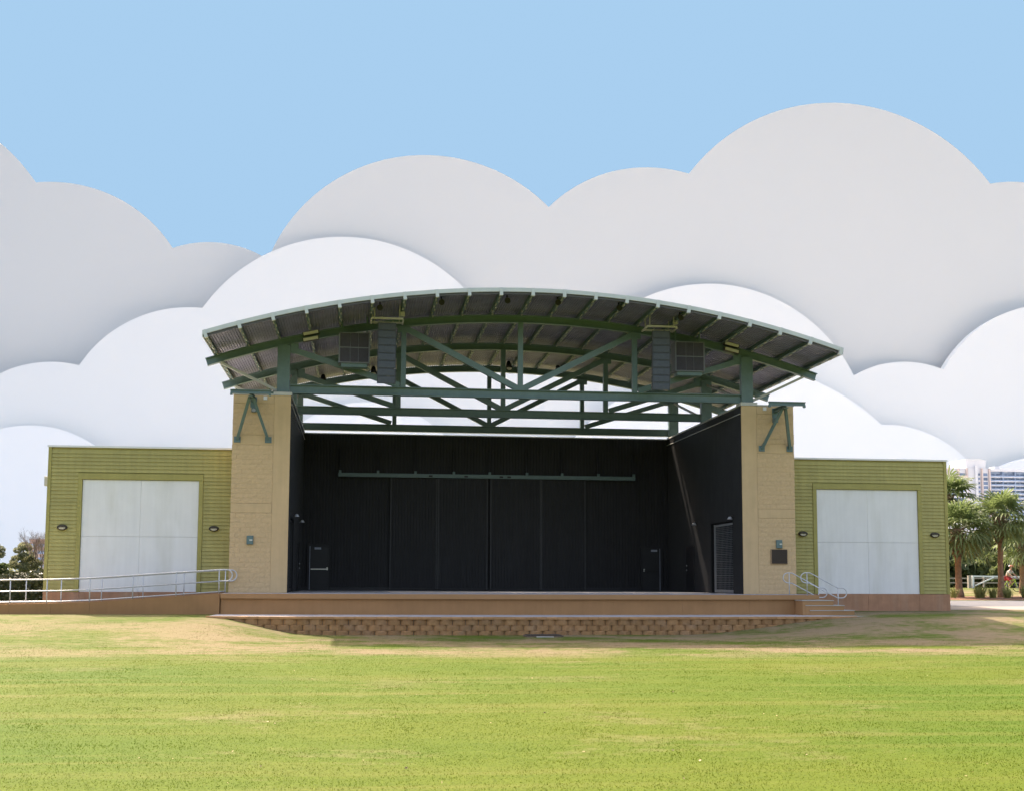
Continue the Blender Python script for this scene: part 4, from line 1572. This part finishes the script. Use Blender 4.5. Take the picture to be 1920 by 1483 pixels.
# ------------------------------------------------------------------ far high-rise on the right
hr = thing('high_rise', 'pale high-rise with blue balconies behind the palms on the right', 'building', (445, 810, -1), None)
Y0 = 800
for nm, x0, x1, y0, y1, zt in (('wall', 400, 449, Y0, 830, 82.6), ('wall', 449.02, 560, Y0 + 2.2, 830, 80.6)):
    MB().box(x0, x1, y0, y1, -1, zt).build(nm, 'hrwall' if x0 < 449 else 'hrblue', hr)
pent = MB().box(431.6, 446.8, Y0 + 1, 826, 82.6, 88.7).build('penthouse', 'hrwall', hr)
MB().box(431.2, 447.2, Y0 + .6, 826.4, 88.7, 89.2).build('penthouse_roof', 'hrwall', pent)
MB().box(449.05, 560, Y0 - .5, 830.5, 80.6, 82.3).build('parapet', 'hrwall', hr)
MB().box(455, 459, Y0 + 4, 812, 82.3, 84.6).build('lift_house', 'hrwall', hr)
for x0, x1, m_ in ((416.6, 418.0, 'hrpink'), (424.2, 425.4, 'hrpink'), (430.6, 431.8, 'hrpink'), (437.4, 439.2, 'hrwall'), (442.2, 443.2, 'hrpink'), (448.0, 449.0, 'hrpink')):
    MB().box(x0, x1, Y0 - 1.6, Y0 - .005, -1, 82.6 if m_ == 'hrpink' else 84).build('fin', m_, hr)
for fl_ in range(25):
    z = 79.6 - 3.12 * (fl_ + 1)
    if z < 6:
        break
    for x0, x1 in ((425.9, 430.2), (419.2, 423.4), (440.2, 441.6)):
        MB().box(x0, x1, Y0 - .12, Y0 - .01, z + .9, z + 2.5).build('window', 'hrglass', hr)
    MB().box(425.6, 430.5, Y0 - 1.2, Y0 - .13, z - .2, z + .15).build('balcony_slab', 'hrwall', hr)
    MB().box(444.2, 447.4, Y0 - .1, Y0 - .012, z + .5, z + 2.7).build('window', 'hrglass', hr)
    sl2 = MB().box(449.1, 560, Y0 - .2, Y0 + 2.1, z - .22, z + .22).build('balcony_slab', 'hrwall', hr)
    MB().box(449.1, 560, Y0 - .15, Y0 - .05, z + .23, z + 1.15).build('railing', 'hrblue', sl2)
    for bay in range(5):
        bx = 450.5 + bay * 9.4
        MB().box(bx + .6, bx + 3.4, Y0 + 2.05, Y0 + 2.18, z + .3, z + 2.5).build('window', 'hrglass', hr)
        MB().box(bx + 4.9, bx + 7.7, Y0 + 2.05, Y0 + 2.18, z + .3, z + 2.5).build('window', 'hrglass', hr)
for bay in range(6):
    bx = 449.6 + bay * 9.4
    MB().box(bx, bx + .7, Y0 - .1, Y0 + 2.04, -1, 80.5).build('party_wall', 'hrblue', hr)
t = thing('far_block', 'small beige building top between the right wing and the high-rise', 'building', (408, 780, -1))
MB().box(396, 417.6, 772, 790, -1, 73.5).build('wall', 'hrwall', t)
MB().box(395.6, 418, 771.6, 790.4, 73.5, 74.6).build('roof', 'hrpink', t)
for k in range(8):
    MB().box(398, 416, 771.9, 771.99, 69.5 - 3.1 * k, 71.5 - 3.1 * k).build('window', 'hrglass', t)

# ------------------------------------------------------------------ unseen sheet added to bounce light onto clouds, and the sky behind the clouds
structure(MB().add([(-2200, 235, .02), (2600, 235, .02), (2600, 1609, .02), (-2200, 1609, .02)], [(0, 1, 2, 3)]).build('bounce_sheet', 'bounce'))
sm = bpy.data.materials.new('clear_blue_sky')
sm.use_nodes = True
sm.node_tree.nodes.clear()
em = sm.node_tree.nodes.new('ShaderNodeEmission')
em.inputs['Color'].default_value = (0.352, 0.630, 0.955, 1)
em.inputs['Strength'].default_value = 1.0 / 2 ** EXPOSURE
om = sm.node_tree.nodes.new('ShaderNodeOutputMaterial')
sm.node_tree.links.new(em.outputs[0], om.inputs['Surface'])
MT['sky'] = sm
mb = MB()
SR, na, ne = 3000.0, 48, 12
for j in range(ne + 1):
    e = R(-1 + 37 * j / ne)
    for i in range(na + 1):
        a = R(-85 + 170 * i / na)
        mb.v.append((CAMPOS.x + SR * math.cos(e) * math.sin(a), CAMPOS.y + SR * math.cos(e) * math.cos(a), SR * math.sin(e)))
for j in range(ne):
    for i in range(na):
        q = j * (na + 1) + i
        mb.f.append((q, q + na + 1, q + na + 2, q + 1))
structure(mb.build('sky', 'sky', smooth=True))

# ------------------------------------------------------------------ layered clouds standing behind the park


def cloud(label, circles, y, thick, mat, x0, x1, base=-8):
    xs = set(np.linspace(x0, x1, 260).tolist())
    for i, (ax, az, ar) in enumerate(circles):
        for (bx, bz, br) in circles[i + 1:]:
            d = math.hypot(bx - ax, bz - az)
            if abs(ar - br) < d < ar + br:
                a = (ar * ar - br * br + d * d) / (2 * d)
                hh = math.sqrt(max(ar * ar - a * a, 0))
                mx_, mz_ = ax + a * (bx - ax) / d, az + a * (bz - az) / d
                for s in (-1, 1):
                    px = mx_ + s * hh * (bz - az) / d
                    if x0 < px < x1:
                        xs.add(px)
        for k in range(97):
            px = ax + ar * math.cos(math.pi * k / 96)
            if x0 < px < x1:
                xs.add(px)
    prof = []
    for x in sorted(xs):
        z = base + 1
        for cx, cz, r in circles:
            dx = abs(x - cx)
            if dx <= r + 1e-6:
                z = max(z, cz + math.sqrt(max(r * r - dx * dx, 0)))
        prof.append((x, z))
    mb = MB()
    n = len(prof)
    for yy in (y, y + thick):
        for x, z in prof:
            mb.v.append((x, yy, z))
        for x, z in prof:
            mb.v.append((x, yy, base))
    for k in range(n - 1):
        mb.f.append((n + k, n + k + 1, k + 1, k))
        mb.f.append((2 * n + k, 2 * n + k + 1, 3 * n + k + 1, 3 * n + k))
        mb.f.append((k, k + 1, 2 * n + k + 1, 2 * n + k))
    mb.f.append((0, 2 * n, 3 * n, n))
    mb.f.append((n - 1, 2 * n - 1, 4 * n - 1, 3 * n - 1))
    return tag(mb.build('cloud', mat), label, 'cloud', 'layered rounded clouds')


cloud('light grey rounded cloud bank against the blue sky at the upper left', [(-1250, 330, 260), (-950, 300, 220), (-673, 410, 253), (-435.6, 360.5, 192.7), (-218.6, 327.2, 147.7)], 1712, 14, 'cloudA', -1500, -60)
cloud('light grey rounded cloud bank against the blue sky, centre to upper right', [(90.8, 366.4, 243.3), (416.9, 391.3, 215.1), (710, 425, 295.3), (990.5, 377.7, 232.2), (1270, 420, 260), (1560, 360, 240)], 1692, 14, 'cloudA', -140, 1800)
cloud('off-white rounded cloud bank in the middle layer, partly behind the roof',
      [(-1150, 160, 170), (-880, 200, 200), (-620, 150, 160), (-414.8, 147.1, 140.5), (-235.9, 199, 168.2), (-27.4, 242.6, 230.7), (233.8, 93.4, 195.7), (495.3, 192.5, 232), (783.5, 159.6, 158.8), (1015.2, 208.7, 201.7), (1290, 190, 200), (1550, 150, 180)], 1652, 14, 'cloudB', -1400, 1700)
cloud('bright white rounded cloud bank in the lowest front layer, behind the stage', [(-1050, 60, 150), (-800, 30, 140), (-610, 30, 130), (-428.6, 59.5, 138), (-265.8, 28.3, 135.8), (3.9, 91.4, 145.5), (180.8, 55.2, 138.1), (518.2, -5.4, 306.3), (734.7, 57, 163.8), (970, 30, 150), (1200, 50, 160)], 1612, 14, 'cloudC', -1300, 1400)

# ------------------------------------------------------------------ short grass blades on the near lawn
N = 230000
t_ = rng.uniform(0, 1, N)
dist = 10.5 * (43.0 / 10.5) ** (t_ ** .8)
lat = rng.uniform(-1, 1, N) * (dist * .445 + 1.2)
fx_, fy_ = math.sin(YAW), math.cos(YAW)
X = CAMPOS.x + fx_ * dist + fy_ * lat
Y = CAMPOS.y + fy_ * dist - fx_ * lat
ok = Y < np.array([wall_front(min(12, max(-12, x))) if abs(x) < 12.3 else -2.2 for x in X]) - .25
X, Y, dist = X[ok], Y[ok], dist[ok]
Z = np.array([gh(float(x), float(y)) for x, y in zip(X, Y)])
n = len(X)
a = rng.uniform(0, 2 * np.pi, n)
hh = rng.uniform(.006, .019, n)
ww = .0030 + dist * .00016
lean = rng.uniform(0, .03, n)
la = rng.uniform(0, 2 * np.pi, n)
v = np.empty((n, 3, 3))
v[:, 0] = np.stack([X - np.cos(a) * ww, Y - np.sin(a) * ww, Z - .004], 1)
v[:, 1] = np.stack([X + np.cos(a) * ww, Y + np.sin(a) * ww, Z - .004], 1)
v[:, 2] = np.stack([X + np.cos(la) * lean, Y + np.sin(la) * lean, Z + hh], 1)
me = bpy.data.meshes.new('grass_blades')
me.vertices.add(3 * n)
me.vertices.foreach_set('co', v.reshape(-1))
me.loops.add(3 * n)
me.loops.foreach_set('vertex_index', np.arange(3 * n, dtype=np.int32))
me.polygons.add(n)
me.polygons.foreach_set('loop_start', np.arange(0, 3 * n, 3, dtype=np.int32))
me.polygons.foreach_set('loop_total', np.full(n, 3, dtype=np.int32))
me.materials.append(MT['blade'])
me.update()
me.validate()
stuff(link('grass_blades', me), 'short mown grass of the lawn in front of the stage', 'grass')

# fallen leaves and clippings on the near lawn
nl = 130
dl = rng.uniform(12, 34, nl)
ll = rng.uniform(-1, 1, nl) * dl * .43
P = np.stack([CAMPOS.x + fx_ * dl + fy_ * ll, CAMPOS.y + fy_ * dl - fx_ * ll, np.zeros(nl)], 1)
P[:, 2] = [gh(float(x), float(y)) + .02 for x, y in P[:, :2]]
stuff(link('fallen_leaves', leaf_mesh('fallen_leaves', 'litter', P, .026, flat=.8)), 'scattered pale dry leaves lying on the near lawn', 'leaves')
